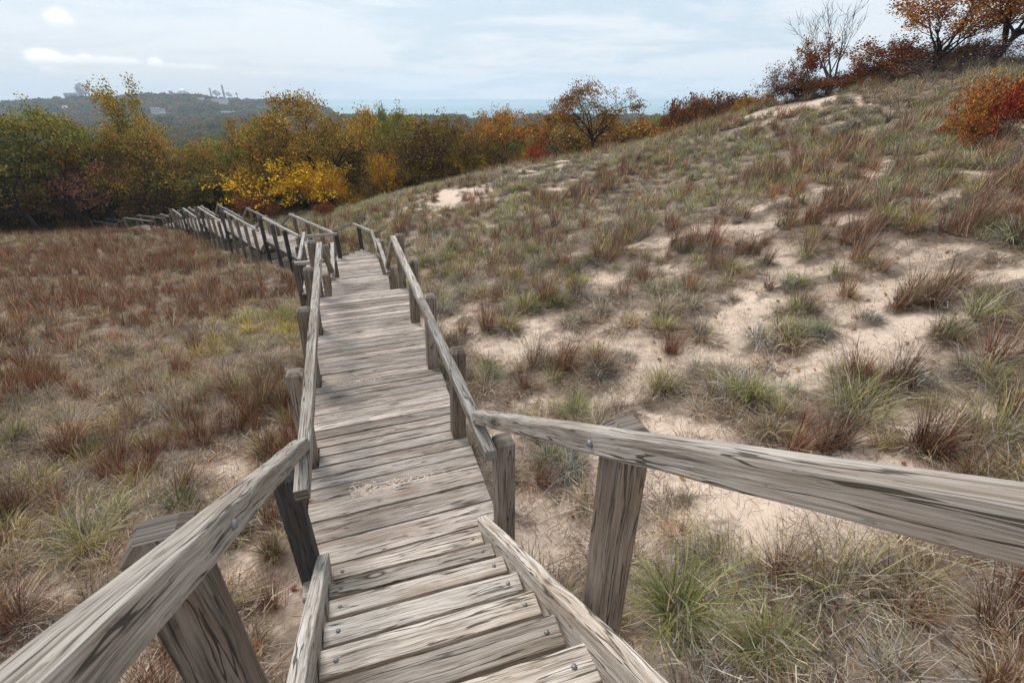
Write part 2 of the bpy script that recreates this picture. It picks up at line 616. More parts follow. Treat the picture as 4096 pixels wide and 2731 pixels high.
def deck_mask(x, y, grow=0.0):
    m = np.zeros(np.shape(x), bool)
    for h, n0, n1, d0, d1 in FOOT:
        a = R(h)
        n = (x * math.cos(a) + y * math.sin(a)) / S
        d = (-x * math.sin(a) + y * math.cos(a)) / S
        m |= (n > n0 - grow) & (n < n1 + grow) & (d > d0) & (d < d1)
    return m


def side(x, y):
    """signed distance to the right of the boardwalk line (metres, rough)"""
    x = np.asarray(x, float)
    y = np.asarray(y, float)
    a, c = R(HA), R(HC)
    na = x * math.cos(a) + y * math.sin(a)
    da = -x * math.sin(a) + y * math.cos(a)
    nc = x * math.cos(c) + y * math.sin(c) - 2.2 * S
    return np.where(da < 5.6 * S, na, np.maximum(nc, na - 6))


def cover(x, y):
    """0 bare sand .. 1 thick grass"""
    s = side(x, y)
    r = np.hypot(x, y)
    # tufts sit in short bands across the slope
    n = fbm(x / .72 + .25 * y, y / .46 - .15 * x, 51, 4)
    big = fbm(x / 6.0, y / 6.0, 61, 3)
    right = 0.555 + 0.26 * sstep(8, 22, r) + (big - .5) * 0.16
    left = 0.85 + 0.15 * sstep(6, 16, r) + (big - .5) * 0.35
    left = left - 0.10 * sstep(9, 3, r)
    b = np.where(s > 0, right, left)
    # bare places: dune top, blowout on the ridge, sandy band between
    def blob(cx, cy, rad, k):
        return k * np.exp(-((x - cx) ** 2 + (y - cy) ** 2) / rad ** 2)
    b = b - blob(16.6, 31.0, 2.6, .8) - blob(14.5, 30.8, 1.8, .6) - blob(3.1, 35.5, 2.2, .55) - blob(-3.8, 29, 3.4, .55) - blob(.6, 32.5, 2.4, .35) - blob(2.1, 2.9, 1.0, .45) - blob(7.0, 6.2, 1.0, .12) - blob(10, 8.2, 1.2, .12)
    b = b - blob(4.6, 7.0, 1.0, .15) - blob(-3.4, 4.1, .55, .45) - blob(-4.4, 6.3, .6, .3) - blob(-7.0, 6.6, .9, .4) - blob(1.2, 4.4, .8, .3)
    return np.clip(b + (n - 0.5) * 1.6, 0, 1)


# ------------------------------------------------------------------ ground sheet
def make_ground():
    na = 1080
    r1 = 0.25 * (95 / 0.25) ** (np.arange(520) / 519.0)
    r2 = 95 * (16000 / 95) ** (np.arange(1, 101) / 100.0)
    rr = np.concatenate([r1, r2])
    # finer in front of the camera
    tt = np.linspace(-math.pi, math.pi, na, endpoint=False)
    th = tt - 0.62 * np.sin(tt)
    X = (rr[:, None] * np.sin(th)[None, :]).ravel()
    Y = (rr[:, None] * np.cos(th)[None, :]).ravel()
    Z = ground_z(X, Y)
    verts = np.stack([X, Y, Z], 1)
    verts = np.concatenate([verts, [[0, 0, gz(0, 0)]]])
    nr = len(rr)
    i = np.arange(nr - 1)[:, None] * na
    j = np.arange(na)[None, :]
    j2 = (j + 1) % na
    q = np.stack([i + j, i + na + j, i + na + j2, i + j2], -1).reshape(-1, 4)[:, ::-1]
    c = len(verts) - 1
    tri = np.stack([np.full(na, c), np.arange(na), (np.arange(na) + 1) % na], 1)[:, ::-1]
    r = np.hypot(X, Y)
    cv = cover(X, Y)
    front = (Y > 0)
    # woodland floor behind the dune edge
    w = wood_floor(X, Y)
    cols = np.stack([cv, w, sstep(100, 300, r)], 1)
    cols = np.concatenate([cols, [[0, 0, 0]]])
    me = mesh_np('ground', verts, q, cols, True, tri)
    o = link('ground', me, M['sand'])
    tag(o, 'pale sand dune ground under the grass, running down to the wood', kind='structure')


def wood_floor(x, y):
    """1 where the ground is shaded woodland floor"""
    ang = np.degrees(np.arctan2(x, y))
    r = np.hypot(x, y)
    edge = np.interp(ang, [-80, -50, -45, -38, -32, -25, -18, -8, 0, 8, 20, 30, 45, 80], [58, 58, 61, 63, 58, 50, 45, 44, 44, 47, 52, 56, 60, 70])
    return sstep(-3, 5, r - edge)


make_ground()


# lake
def make_lake():
    m, t, out = new_mat('lake_water')
    b = t.n('ShaderNodeBsdfPrincipled')
    t.link(b.outputs[0], out.inputs[0])
    ge = t.n('ShaderNodeNewGeometry')
    mp = t.n('ShaderNodeMapping')
    mp.inputs['Scale'].default_value = (0.0006, 0.004, 1)
    t.link(ge.outputs['Position'], mp.inputs[0])
    n = t.noise(mp.outputs[0], 1.0, 4, 0.6)
    t.link(t.mix(t.maprange(n, .35, .65), (0.23, 0.35, 0.385), (0.29, 0.41, 0.44)), b.inputs['Base Color'])
    b.inputs['Roughness'].default_value = 0.6
    b.inputs['Specular IOR Level'].default_value = 0.2
    v = [(-15500, 500, -30), (15500, 500, -30), (15500, 15500, -30), (-15500, 15500, -30)]
    me = mesh_np('lake', v, [(0, 1, 2, 3)])
    o = link('lake', me, m)
    tag(o, 'pale turquoise lake reaching to the horizon', kind='structure')


make_lake()


# ------------------------------------------------------------------ timber
class MB:
    def __init__(self, seed=0):
        self.v, self.f, self.uv, self.t = [], [], [], []
        self.rng = random.Random(seed)

    def beam(self, p0, p1, w, h, sidev=None, rings=None, nseg=1, jit=0.0, tone=None):
        rng = self.rng
        p0, p1 = Vector(p0), Vector(p1)
        a = p1 - p0
        L = a.length
        a.normalize()
        if sidev is None:
            s = a.cross(Vector((0, 0, 1)))
            if s.length < 1e-3:
                s = Vector((1, 0, 0))
        else:
            s = Vector(sidev)
            s = s - a * s.dot(a)
        s.normalize()
        up = s.cross(a)
        if rings is None:
            rings = [(k / nseg * L, 1, 1) for k in range(nseg + 1)]
        b0 = len(self.v)
        ou, ov = rng.uniform(0, 50), rng.uniform(0, 50)
        tone = (rng.random() if tone is None else tone, rng.random())
        per = [0, w, w + h, 2 * w + h, 2 * w + 2 * h]
        for (d, sw, sh) in rings:
            c = p0 + a * d
            for (x, y) in ((-1, -1), (1, -1), (1, 1), (-1, 1)):
                j = Vector((0, 0, 0)) if jit == 0 else s * rng.uniform(-jit, jit) + up * rng.uniform(-jit, jit)
                self.v.append(c + s * (x * w / 2 * sw) + up * (y * h / 2 * sh) + j)
        n = len(rings)
        for k in range(n - 1):
            for q in range(4):
                q2 = (q + 1) % 4
                i = b0 + k * 4
                self.f.append((i + q, i + q2, i + 4 + q2, i + 4 + q))
                d0, d1 = rings[k][0] + ou, rings[k + 1][0] + ou
                a0, a1 = per[q] * 1.0 + ov + q * .37, per[q + 1] + ov + q * .37
                self.uv.append(((d0, a0), (d0, a1), (d1, a1), (d1, a0)))
                self.t.append(tone)
        i = b0
        for idx, fl in ((i, True), (b0 + (n - 1) * 4, False)):
            face = (idx + 3, idx + 2, idx + 1, idx) if fl else (idx, idx + 1, idx + 2, idx + 3)
            self.f.append(face)
            self.uv.append(((ou, ov), (ou + h * .3, ov), (ou + h * .3, ov + w), (ou, ov + w)))
            self.t.append((tone[0] * .6, tone[1]))

    def prism(self, pts, z0, z1):
        """vertical prism on a plan polygon"""
        b = len(self.v)
        n = len(pts)
        for z in (z0, z1):
            for p in pts:
                self.v.append(Vector((p[0], p[1], z)))
        self.f.append(tuple(range(b + n, b + 2 * n)))
        self.f.append(tuple(reversed(range(b, b + n))))
        for k in range(n):
            k2 = (k + 1) % n
            self.f.append((b + k, b + k2, b + n + k2, b + n + k))
        ou, ov = self.rng.uniform(0, 50), self.rng.uniform(0, 50)
        for f in self.f[-(n + 2):]:
            self.uv.append(tuple((self.v[i].x + ou, self.v[i].y + self.v[i].z + ov) for i in f))
            self.t.append((0.5, 0.5))

    def build(self, name, mat, parent=None, bevel=0.004):
        me = bpy.data.meshes.new(name)
        me.from_pydata([tuple(v) for v in self.v], [], self.f)
        uvl = me.uv_layers.new(name='UVMap')
        flat = [c for f in self.uv for p in f for c in p]
        uvl.data.foreach_set('uv', flat)
        at = me.color_attributes.new('tint', 'FLOAT_COLOR', 'CORNER')
        cc = []
        for f, tn in zip(self.f, self.t):
            cc += [tn[0], tn[1], 0, 1] * len(f)
        at.data.foreach_set('color', cc)
        me.update()
        o = link(name, me, mat, parent)
        if bevel:
            md = o.modifiers.new('edge', 'BEVEL')
            md.width = bevel
            md.segments = 2
            md.limit_method = 'ANGLE'
            md.angle_limit = R(50)
        return o


def V3(head, n, d, z):
    """scaled frame coordinates -> world metres"""
    x, y = F(head, n * S, d * S)
    return Vector((x, y, z * S))


PW = 0.138       # post size
RW = 0.089       # rail size


def bolt_mesh():
    import bmesh
    bm = bmesh.new()
    bmesh.ops.create_cone(bm, cap_ends=True, segments=10, radius1=0.014, radius2=0.009, depth=0.012)
    me = bpy.data.meshes.new('bolt')
    bm.to_mesh(me)
    bm.free()
    me.materials.append(M['bolt'])
    for p in me.polygons:
        p.use_smooth = True
    return me


BOLT = bolt_mesh()


def bolt(parent, p, nrm, scale=1.0):
    o = bpy.data.objects.new('bolt', BOLT)
    C.objects.link(o)
    o.location = p
    o.rotation_euler = Vector(nrm).to_track_quat('Z', 'Y').to_euler()
    o.scale = (scale,) * 3
    o.parent = parent
    return o


_seed = [100]


def nseed():
    _seed[0] += 1
    return _seed[0]


def post(parent, x, y, ztop, head, lean=0.0, mat='post', zbot=None, near=False, name='post'):
    """square post with chamfered top; lean in degrees to the right of the heading"""
    mb = MB(nseed())
    rng = mb.rng
    zb = (gz(x, y) - 0.35) if zbot is None else zbot
    a = R(head)
    sv = Vector((math.cos(a), math.sin(a), 0))
    H = ztop - zb
    top = Vector((x, y, ztop)) + sv * (math.tan(R(lean)) * S * 0.306)
    bot = Vector((x, y, zb)) - sv * (math.tan(R(lean)) * max(0, (H - S * .306)))
    L = (top - bot).length
    c = 0.028
    if near:
        k = 8
        rings = [(L * i / k * (1 - c / L), 1, 1) for i in range(k)] + [(L - c, 1, 1), (L, 0.62, 0.62)]
        mb.beam(bot, top, PW, PW, sv, rings, jit=0.0016)
    else:
        mb.beam(bot, top, PW, PW, sv, [(0, 1, 1), (L - c, 1, 1), (L, 0.62, 0.62)])
    return mb.build(name, M[mat], parent, 0.007 if near else 0.005)


def rail(parent, p0, p1, near=False, name='handrail', w=RW, h=RW, mat='rail', tone=None):
    mb = MB(nseed())
    n = max(2, int((Vector(p1) - Vector(p0)).length / 0.22)) if near else 2
    mb.beam(p0, p1, w, h, None, None, n, 0.0028 if near else 0.001, tone)
    return mb.build(name, M[mat], parent, 0.008 if near else 0.006)


def boards(mb, head, n0, n1, d0, d1, z, notch=None, bw=0.147, gap=0.0125, th=0.04, near=False):
    """deck boards laid across the heading, all in metres in frame; top at z"""
    rng = mb.rng
    d = d0
    while d < d1 - 0.03:
        w = min((.235 if near and d < 1.02 * S else bw) * rng.uniform(0.97, 1.03), d1 - d)
        e0, e1 = n0 + rng.uniform(-.006, .008), n1 + rng.uniform(-.008, .008)
        if notch:
            for (q0, q1, l, r_) in notch:
                if d < q1 - 0.02 and d + w > q0 + 0.02:
                    if l is not None:
                        e0 = max(e0, l)
                    if r_ is not None:
                        e1 = min(e1, r_)
        dz = rng.uniform(-.0025, .0025)
        g = gap * rng.uniform(.5, 1.9)
        sk = rng.uniform(-.003, .003)
        p0 = Vector((*F(head, e0, d + w / 2 + sk), z - th / 2 + dz))
        p1 = Vector((*F(head, e1, d + w / 2 - sk), z - th / 2 + dz + rng.uniform(-.002, .002)))
        a = R(head)
        mb.beam(p0, p1, w - g, th, (-math.sin(a), math.cos(a), 0), None, 8 if near else 1, 0.0012 if near else 0)
        d += w


def section(label, head, n0, n1, d0, d1, z, Lp, Rp, railL, railR, rl, rr, top=0.306, lean=0.0, near=False, darks=(), name='boardwalk_section', leftposts_out=None):
    """one level run of boardwalk; all scaled units"""
    x, y = F(head, (n0 + n1) / 2 * S, d0 * S)
    root = empty(name, (0, 0, 0), label, 'boardwalk', 'level runs of the boardwalk')
    mb = MB(nseed())
    pw = PW / S
    notch = [((d - .0) * S, (d + pw) * S, None, None) for d in ()]
    for d in Lp:
        notch.append((d * S, (d + pw) * S, (n0 + pw * .6) * S, None))
    for d in Rp:
        notch.append((d * S, (d + pw) * S, None, (n1 - pw * .98) * S))
    boards(mb, head, n0 * S, n1 * S, d0 * S, d1 * S, z * S, notch, near=near)
    mb.build('deck', M['deck'], root, 0.004)
    fb = MB(nseed())
    zz = z * S - 0.04 - 0.10
    for n in (n0 + .02, (n0 + n1) / 2, n1 - .02):
        fb.beam((*F(head, n * S, (d0 + .01) * S), zz), (*F(head, n * S, (d1 - .01) * S), zz), 0.05, 0.19)
    for d in (d0 + .01, d1 - .012):
        fb.beam((*F(head, (n0 + .03) * S, d * S), zz - .015), (*F(head, (n1 - .03) * S, d * S), zz - .015), 0.045, 0.17)
    fb.build('joist_frame', M['under'], root, 0)
    zt = z + top
    k = 0
    for lst, sgn, n in ((Lp, -1, n0), (Rp, 1, n1)):
        for d in lst:
            cn = n - sgn * pw / 2 * (1.0 if sgn > 0 else 0.1)
            px, py = F(head, cn * S, (d + pw / 2) * S)
            mat = 'darkpost' if k in darks else 'post'
            post(root, px, py, (zt + .012) * S, head, lean, mat, near=near)
            k += 1
    hz = zt * S - RW / 2
    a = R(head)
    for (rg, n, sgn, lst) in ((rl, railL, -1, Lp), (rr, railR, 1, Rp)):
        if rg is None:
            continue
        if near:
            ms = lst[1] + pw * .6
            rail(root, (*F(head, n * S, ms * S + .002), hz - .002), (*F(head, n * S, rg[1] * S), hz), near)
            r_ = rail(root, (*F(head, n * S, rg[0] * S), hz), (*F(head, n * S, ms * S - .002), hz + .001), near)
        else:
            r_ = rail(root, (*F(head, n * S, rg[0] * S), hz), (*F(head, n * S, rg[1] * S), hz), near)
        nv = Vector((math.cos(a), math.sin(a), 0)) * sgn
        for d in lst:
            b = Vector((*F(head, (n * S) + sgn * (RW / 2 + PW + .012), (d + pw / 2) * S), hz))
            bolt(r_, b, nv, 1.0)
    return root


def flight(label, head, n0, n1, d0, z0, d1, z1, hL, hR, near=False, darks=(), name='stair_flight'):
    """stairs going down from (d0,z0) to (d1,z1); hL/hR = handrail end points (scaled, top surface)"""
    root = empty(name, (0, 0, 0), label, 'stairs', 'stair flights of the boardwalk')
    drop = (z0 - z1) * S
    nr = max(2, round(drop / 0.155))
    rise = drop / nr
    run = (d1 - d0) * S / nr
    a = R(head)
    fw = (-math.sin(a), math.cos(a), 0)
    for k in range(1, nr):
        zt = z0 * S - rise * k
        dc = d0 * S + run * (k - .5) + .02
        mb = MB(nseed())
        mb.beam((*F(head, (n0 + .03) * S, dc), zt - .02), (*F(head, (n1 - .03) * S, dc), zt - .02), min(.27, run + .03), .04, fw)
        mb.build('tread', M['tread'], root, 0.004)
    for n in (n0 + .018, n1 - .018):
        mb = MB(nseed())
        mb.beam((*F(head, n * S, d0 * S), z0 * S - .14), (*F(head, n * S, d1 * S), z1 * S - .06), .07, .26)
        mb.build('stringer', M['under'], root, 0.004)
    for hl in (hL, hR):
        if hl:
            p0, p1 = Vector(hl[0]), Vector(hl[1])
            rail(root, p0 - Vector((0, 0, RW / 2)), p1 + Vector((0, 0, RW * .55)), near, 'stair_handrail', mat='under' if False else 'rail', tone=.1)
    return root


# --- near flight that the viewer stands on
def near_flight():
    root = empty('stair_flight', (0, 0, 0), 'near stair flight with bolted pale treads, between two handrails, at the photographer\'s feet', 'stairs', 'stair flights of the boardwalk')
    b = 17.0
    k = S / 2.5
    fw = Vector((-math.sin(R(b)), math.cos(R(b)), 0))
    rt = Vector((math.cos(R(b)), math.sin(R(b)), 0))
    for i in range(9):
        al = (2.02 - .196 * i) * k
        l0, l1 = (-.451 + .0158 * i) * k, (.417 + .0155 * i) * k
        z = (.128 + .1228 * i) * k
        un = al - .196 * k
        wd = max(.10, .196 * k - .1228 * k * un / (S - z - .1228 * k) - random.Random(i + 40).uniform(.014, .024))
        mb = MB(nseed())
        mb.beam((*F(b, l0 + random.Random(i).uniform(-.008, .008), al - wd / 2), z - .022), (*F(b, l1 + random.Random(i + 9).uniform(-.012, .012), al - wd / 2), z - .022), wd, .044, fw, None, 10, 0.0016)
        t = mb.build('tread', M['tread'], root, 0.006)
        if i < 7:
            bolt(t, Vector((*F(b, l0 + .07, al - wd * .5), z + .003)), (0, 0, 1), 1.0)
            bolt(t, Vector((*F(b, l1 - .075, al - wd * .5), z + .003)), (0, 0, 1), 1.0)
    # stringers: top edge follows the flight
    h = 21.4
    dr = Vector((math.sin(R(h)), -math.cos(R(h)), .628))
    for s0, nm in (((-.49, 1.97), 'stringer'), ((.455, 1.97), 'stringer')):
        p = Vector((*F(b, s0[0] * k, s0[1] * k), .235 * k))
        mb = MB(nseed())
        c = p - Vector((0, 0, .16))
        mb.beam(c - dr * .1, c + dr * 2.3, .078, .29, None, None, 14, .0025)
        mb.build('stringer', M['tread'] if s0[0] > 0 else M['rail'], root, 0.007)
    # handrails
    zr = .306 * S
    a = HA
    Rs = Vector((*F(a, .222 * S, .905 * S), zr + RW * .48))
    Ls = Vector((*F(a, -.174 * S, .93 * S), zr + RW * .48))
    dR = Vector((math.sin(R(21.5)), -math.cos(R(21.5)), .614))
    dL = Vector((math.sin(R(21.5)), -math.cos(R(21.5)), .612))
    r1 = rail(root, Rs, Rs + dR * 2.75, True, 'stair_handrail', tone=.55)
    r2 = rail(root, Ls, Ls + dL * 2.75, True, 'stair_handrail', tone=.35)
    hv = Vector((math.cos(R(21.5)), math.sin(R(21.5)), 0))
    for (st, dd, sg, L, mt) in ((Rs, dR, 1, 1.60, 'post'), (Ls, dL, -1, 1.80, 'post')):
        p = st + dd * L + hv * sg * (RW / 2 + PW / 2)
        post(root, p.x, p.y, p.z + .05, 21.5, 0, mt, near=True)
        q = st + dd * L - hv * sg * (RW / 2 + .004)
        bolt(r1 if sg > 0 else r2, q, -hv * sg, 1.3)
    # foot posts beside the landing
    x, y = F(HA, .745 + PW / 2, 2.50 + PW / 2)
    post(root, x, y, .305 * S, HA, 0, 'post', near=True)
    x, y = F(HA, -.575 - PW / 2, 2.60 + PW / 2)
    post(root, x, y, .309 * S, HA, 0, 'darkpost', near=True)


near_flight()

ZT = .306
sA = section('long level boardwalk run straight ahead below the near stairs', HA, -.225, .264, .79, 2.70, 0.0,
             [1.262, 1.737, 2.222, 2.702], [1.242, 1.718, 2.19, 2.70], -.172, .222, (.80, 2.735), (.79, 2.745), lean=2.6, near=True)
sB = section('short landing below the long run, between two pairs of short handrails', HA, -.225, .262, 3.45, 4.31, -.43,
             [3.47, 4.268], [3.47, 4.268], -.171, .2165, (3.44, 4.40), (3.43, 4.41), top=.30)


def pt(head, n, d, z):
    return V3(head, n, d, z)


flight('stairs hidden below the far edge of the long run, only the sloping handrails showing', HA, -.225, .262, 2.70, 0, 3.45, -.43,
       (pt(HA, -.172, 2.72, ZT), pt(HA, -.171, 3.52, -.13)), (pt(HA, .222, 2.73, ZT), pt(HA, .2165, 3.5, -.13)))


def turn_platform():
    root = empty('boardwalk_landing', (0, 0, 0), 'landing where the boardwalk bends left, with a railed side bay', 'boardwalk', 'level runs of the boardwalk')
    z = -.63
    mb = MB(nseed())
    pw = PW / S
    # boards row by row clipped to the outline
    d = 4.56
    rng = mb.rng
    while d < 5.86:
        dm = d + .037
        l = -.52 if dm < 5.6 else (-.17 + (dm - 5.6) * .9)
        r_ = .25 if dm < 5.47 else .25 - (dm - 5.47) * .36
        if l < r_ - .03:
            dz = rng.uniform(-.002, .002)
            mb.beam((*F(HA, l * S, dm * S), z * S - .02 + dz), (*F(HA, r_ * S, dm * S), z * S - .02 + dz), .229, .04, (-math.sin(R(HA)), math.cos(R(HA)), 0))
        d += .075
    mb.build('deck', M['deck'], root, .004)
    fb = MB(nseed())
    for n in (-.50, -.17, .03, .23):
        fb.beam((*F(HA, n * S, 4.58 * S), z * S - .14), (*F(HA, n * S, 5.5 * S), z * S - .14), .05, .19)
    fb.build('joist_frame', M['under'], root, 0)
    tz = z + .305
    for (n, dd, dark) in ((.262, 4.575, 0), (.262, 5.50, 0), (.095, 5.93, 1), (-.53, 4.60, 0), (-.53, 5.08, 1), (-.53, 5.58, 0), (-.16, 5.62, 1), (-.19, 4.60, 0)):
        x, y = F(HA, n * S, dd * S)
        post(root, x, y, (tz + .006) * S, HA, 0, 'darkpost' if dark else 'post')
    hz = tz * S - RW / 2
    def rl(a, b, dz=0):
        rail(root, (*F(HA, a[0] * S, a[1] * S), hz + dz), (*F(HA, b[0] * S, b[1] * S), hz + dz))
    rl((.222, 4.50), (.222, 5.565))
    rl((.215, 5.53), (.045, 5.965), .004)
    rl((-.53, 4.563), (-.165, 4.563))
    rl((-.487, 4.585), (-.487, 5.60), RW * .9)
    rl((-.545, 5.55), (-.145, 5.55))


turn_platform()
flight('short flight of steps between the two upper landings', HA, -.21, .25, 4.31, -.43, 4.56, -.63,
       (pt(HA, -.171, 4.38, -.13), pt(HA, -.175, 4.62, -.325)), (pt(HA, .2165, 4.39, -.13), pt(HA, .222, 4.6, -.325)))
flight('flight leaving the bend, hidden behind its handrails', HC, 1.98, 2.44, 5.30, -.63, 5.95, -.85,
       None, (pt(HC, 2.42, 5.47, -.325), pt(HC, 2.41, 6.05, -.54)))


def pts(a, b, n):
    return [a + (b - a) * i / (n - 1) for i in range(n)]


pw_ = PW / S
RUN = [
    ('first run after the bend, four grey posts along its near side', 5.95, 7.56, -.85, [6.05, 6.51, 6.98, 7.50], (1, 2, 3)),
    ('second run after the bend, pale post at its near corner', 7.97, 9.88, -1.11, [8.0, 8.43, 8.9, 9.38, 9.83], (4,)),
    ('third run after the bend, halfway down to the wood', 10.25, 12.19, -1.38, [10.28, 10.73, 11.18, 11.66, 12.14], (3,)),
    ('fourth run after the bend, close to the trees', 12.6, 14.10, -1.69, [12.62, 13.07, 13.55, 14.05], (3,)),
    ('fifth run after the bend, its deck edge sinking into russet grass', 14.5, 15.86, -1.98, [14.53, 14.97, 15.4, 15.81], ()),
]
FL = ['upper flight after the bend, lit gaps under its treads', 'second flight after the bend, dark open treads', 'third flight after the bend, stepping down beside tall grass', 'fourth flight after the bend, near the wood edge', 'lowest flight before the boardwalk swings left']
zprev = None
for i, (lab, d0, d1, z, ps, dk) in enumerate(RUN):
    section(lab, HC, 1.955, 2.455, d0, d1, z, ps, ps, 2.02, 2.405, (d0 + .03, d1 + .03), (d0 + .03, d1 + .03), top=.307, darks=dk)
    if i < 4:
        nd0, nz = RUN[i + 1][1], RUN[i + 1][3]
        zt = z + .307
        nzt = nz + .307
    else:
        nd0, nz = 16.2, -2.22
        zt, nzt = z + .307, nz + .307
    flight(FL[i], HC, 1.985, 2.43, d1, z, nd0, nz, (pt(HC, 2.02, d1 + .02, zt), pt(HC, 2.02, nd0 + .1, nzt)), (pt(HC, 2.405, d1 + .02, zt), pt(HC, 2.405, nd0 + .1, nzt)))


def far_end():
    root = empty('boardwalk_landing', (0, 0, 0), 'small far landing where the boardwalk turns left under the trees', 'boardwalk', 'level runs of the boardwalk')
    z = -2.22
    def A(n, d):
        return F(HA, n * S, d * S)
    mb = MB(nseed())
    mb.prism([A(-4.69, 15.62), A(-4.24, 15.82), A(-4.40, 16.25), A(-4.71, 16.45), A(-5.03, 16.09)], z * S - .12, z * S)
    mb.build('deck', M['deck'], root, .004)
    tz = z + .305
    pp = {'a': (-4.72, 15.63), 'b': (-5.03, 16.07), 'c': (-4.23, 15.83), 'd': (-4.40, 16.27), 'e': (-4.7, 16.46), 'f': (-4.86, 15.83)}
    for q in pp.values():
        x, y = A(*q)
        post(root, x, y, (tz + .006) * S, HC, 0, 'post')
    hz = tz * S - RW / 2
    for a, b in (('a', 'f'), ('f', 'b'), ('c', 'd'), ('d', 'e')):
        rail(root, (*A(*pp[a]), hz), (*A(*pp[b]), hz))
    section('weathered run heading left along the foot of the wood', HJ, 8.78, 9.27, 15.0, 16.25, -2.5, [15.03, 15.6, 16.2], [15.03, 15.6, 16.2], 8.84, 9.22, (15.0, 16.28), (15.0, 16.28), top=.307)
    section('last visible run half sunk behind the grass crest', HJ, 8.78, 9.27, 16.7, 18.0, -2.75, [16.72, 17.2, 17.95], [16.72, 17.3, 17.95], 8.84, 9.22, (16.7, 18.0), (16.7, 18.0), top=.307)
    flight('small flight leading left off the far landing', HJ, 8.8, 9.25, 14.45, -2.22, 15.0, -2.5, (pt(HJ, 8.82, 14.43, -1.915), pt(HJ, 8.84, 15.1, -2.193)), (pt(HJ, 9.22, 14.43, -1.915), pt(HJ, 9.22, 15.1, -2.193)))
    flight('last flight going left towards the lowest run', HJ, 8.8, 9.25, 16.25, -2.5, 16.7, -2.75, (pt(HJ, 8.84, 16.25, -2.193), pt(HJ, 8.84, 16.8, -2.443)), (pt(HJ, 9.22, 16.25, -2.193), pt(HJ, 9.22, 16.8, -2.443)))


far_end()

def sand_drifts():
    rng = random.Random(8)
    for i, (u, v, sx, lab) in enumerate(((1448, 1962, .035, 'small round sand spot left on the near landing boards'), (1546, 1946, .06, 'sand smear in the middle of the near landing'),
                                (1640, 1915, .10, 'thin sand streak at the right of the near landing'), (1480, 1415, .13, 'sand dusting across the boards of the long run'),
                                (1430, 1530, .08, 'faint sand dusting near the second left post'))):
        d = ray(u, v)
        t = (0 - S) / d[2]
        c = Vector(d) * t
        V, T = [], []
        hd = R(HA)
        for k in range(140):
            px = rng.gauss(0, sx * 1.5)
            py = rng.gauss(0, .03 if i else .05)
            r = rng.uniform(.002, .0075) * (1.6 if i == 0 else 1)
            x, y = c.x + px * math.cos(hd) - py * math.sin(hd), c.y + S - S + px * math.sin(hd) + py * math.cos(hd)
            b = len(V)
            V.append((x, y, .0055 + r * .05))
            n = 9
            for q in range(n):
                rr = r * rng.uniform(.6, 1.25)
                V.append((x + rr * 1.5 * math.cos(q * 6.283 / n), y + rr * math.sin(q * 6.283 / n), .0035))
            for q in range(n):
                T.append((b, b + 1 + q, b + 1 + (q + 1) % n))
        me = mesh_np('drifted_sand', V, [], None, False, T)
        tag(link('drifted_sand', me, M['sand']), lab, kind='stuff')


sand_drifts()

# the rest of the scene
# ------------------------------------------------------------------ grasses
PAL = {
    'green': [(.21, .235, .075), (.27, .28, .10), (.34, .33, .12), (.12, .15, .055)],
    'yellow': [(.48, .44, .14), (.56, .45, .17), (.40, .36, .14)],
    'straw': [(.62, .52, .35), (.54, .45, .30), (.70, .60, .44)],
    'thatch': [(.46, .385, .315), (.32, .26, .225), (.58, .50, .42), (.18, .145, .13)],
    'russet': [(.25, .10, .06), (.17, .065, .045), (.34, .155, .09), (.10, .045, .036)],
    'brown': [(.26, .16, .10), (.17, .105, .07), (.36, .24, .15)],
}


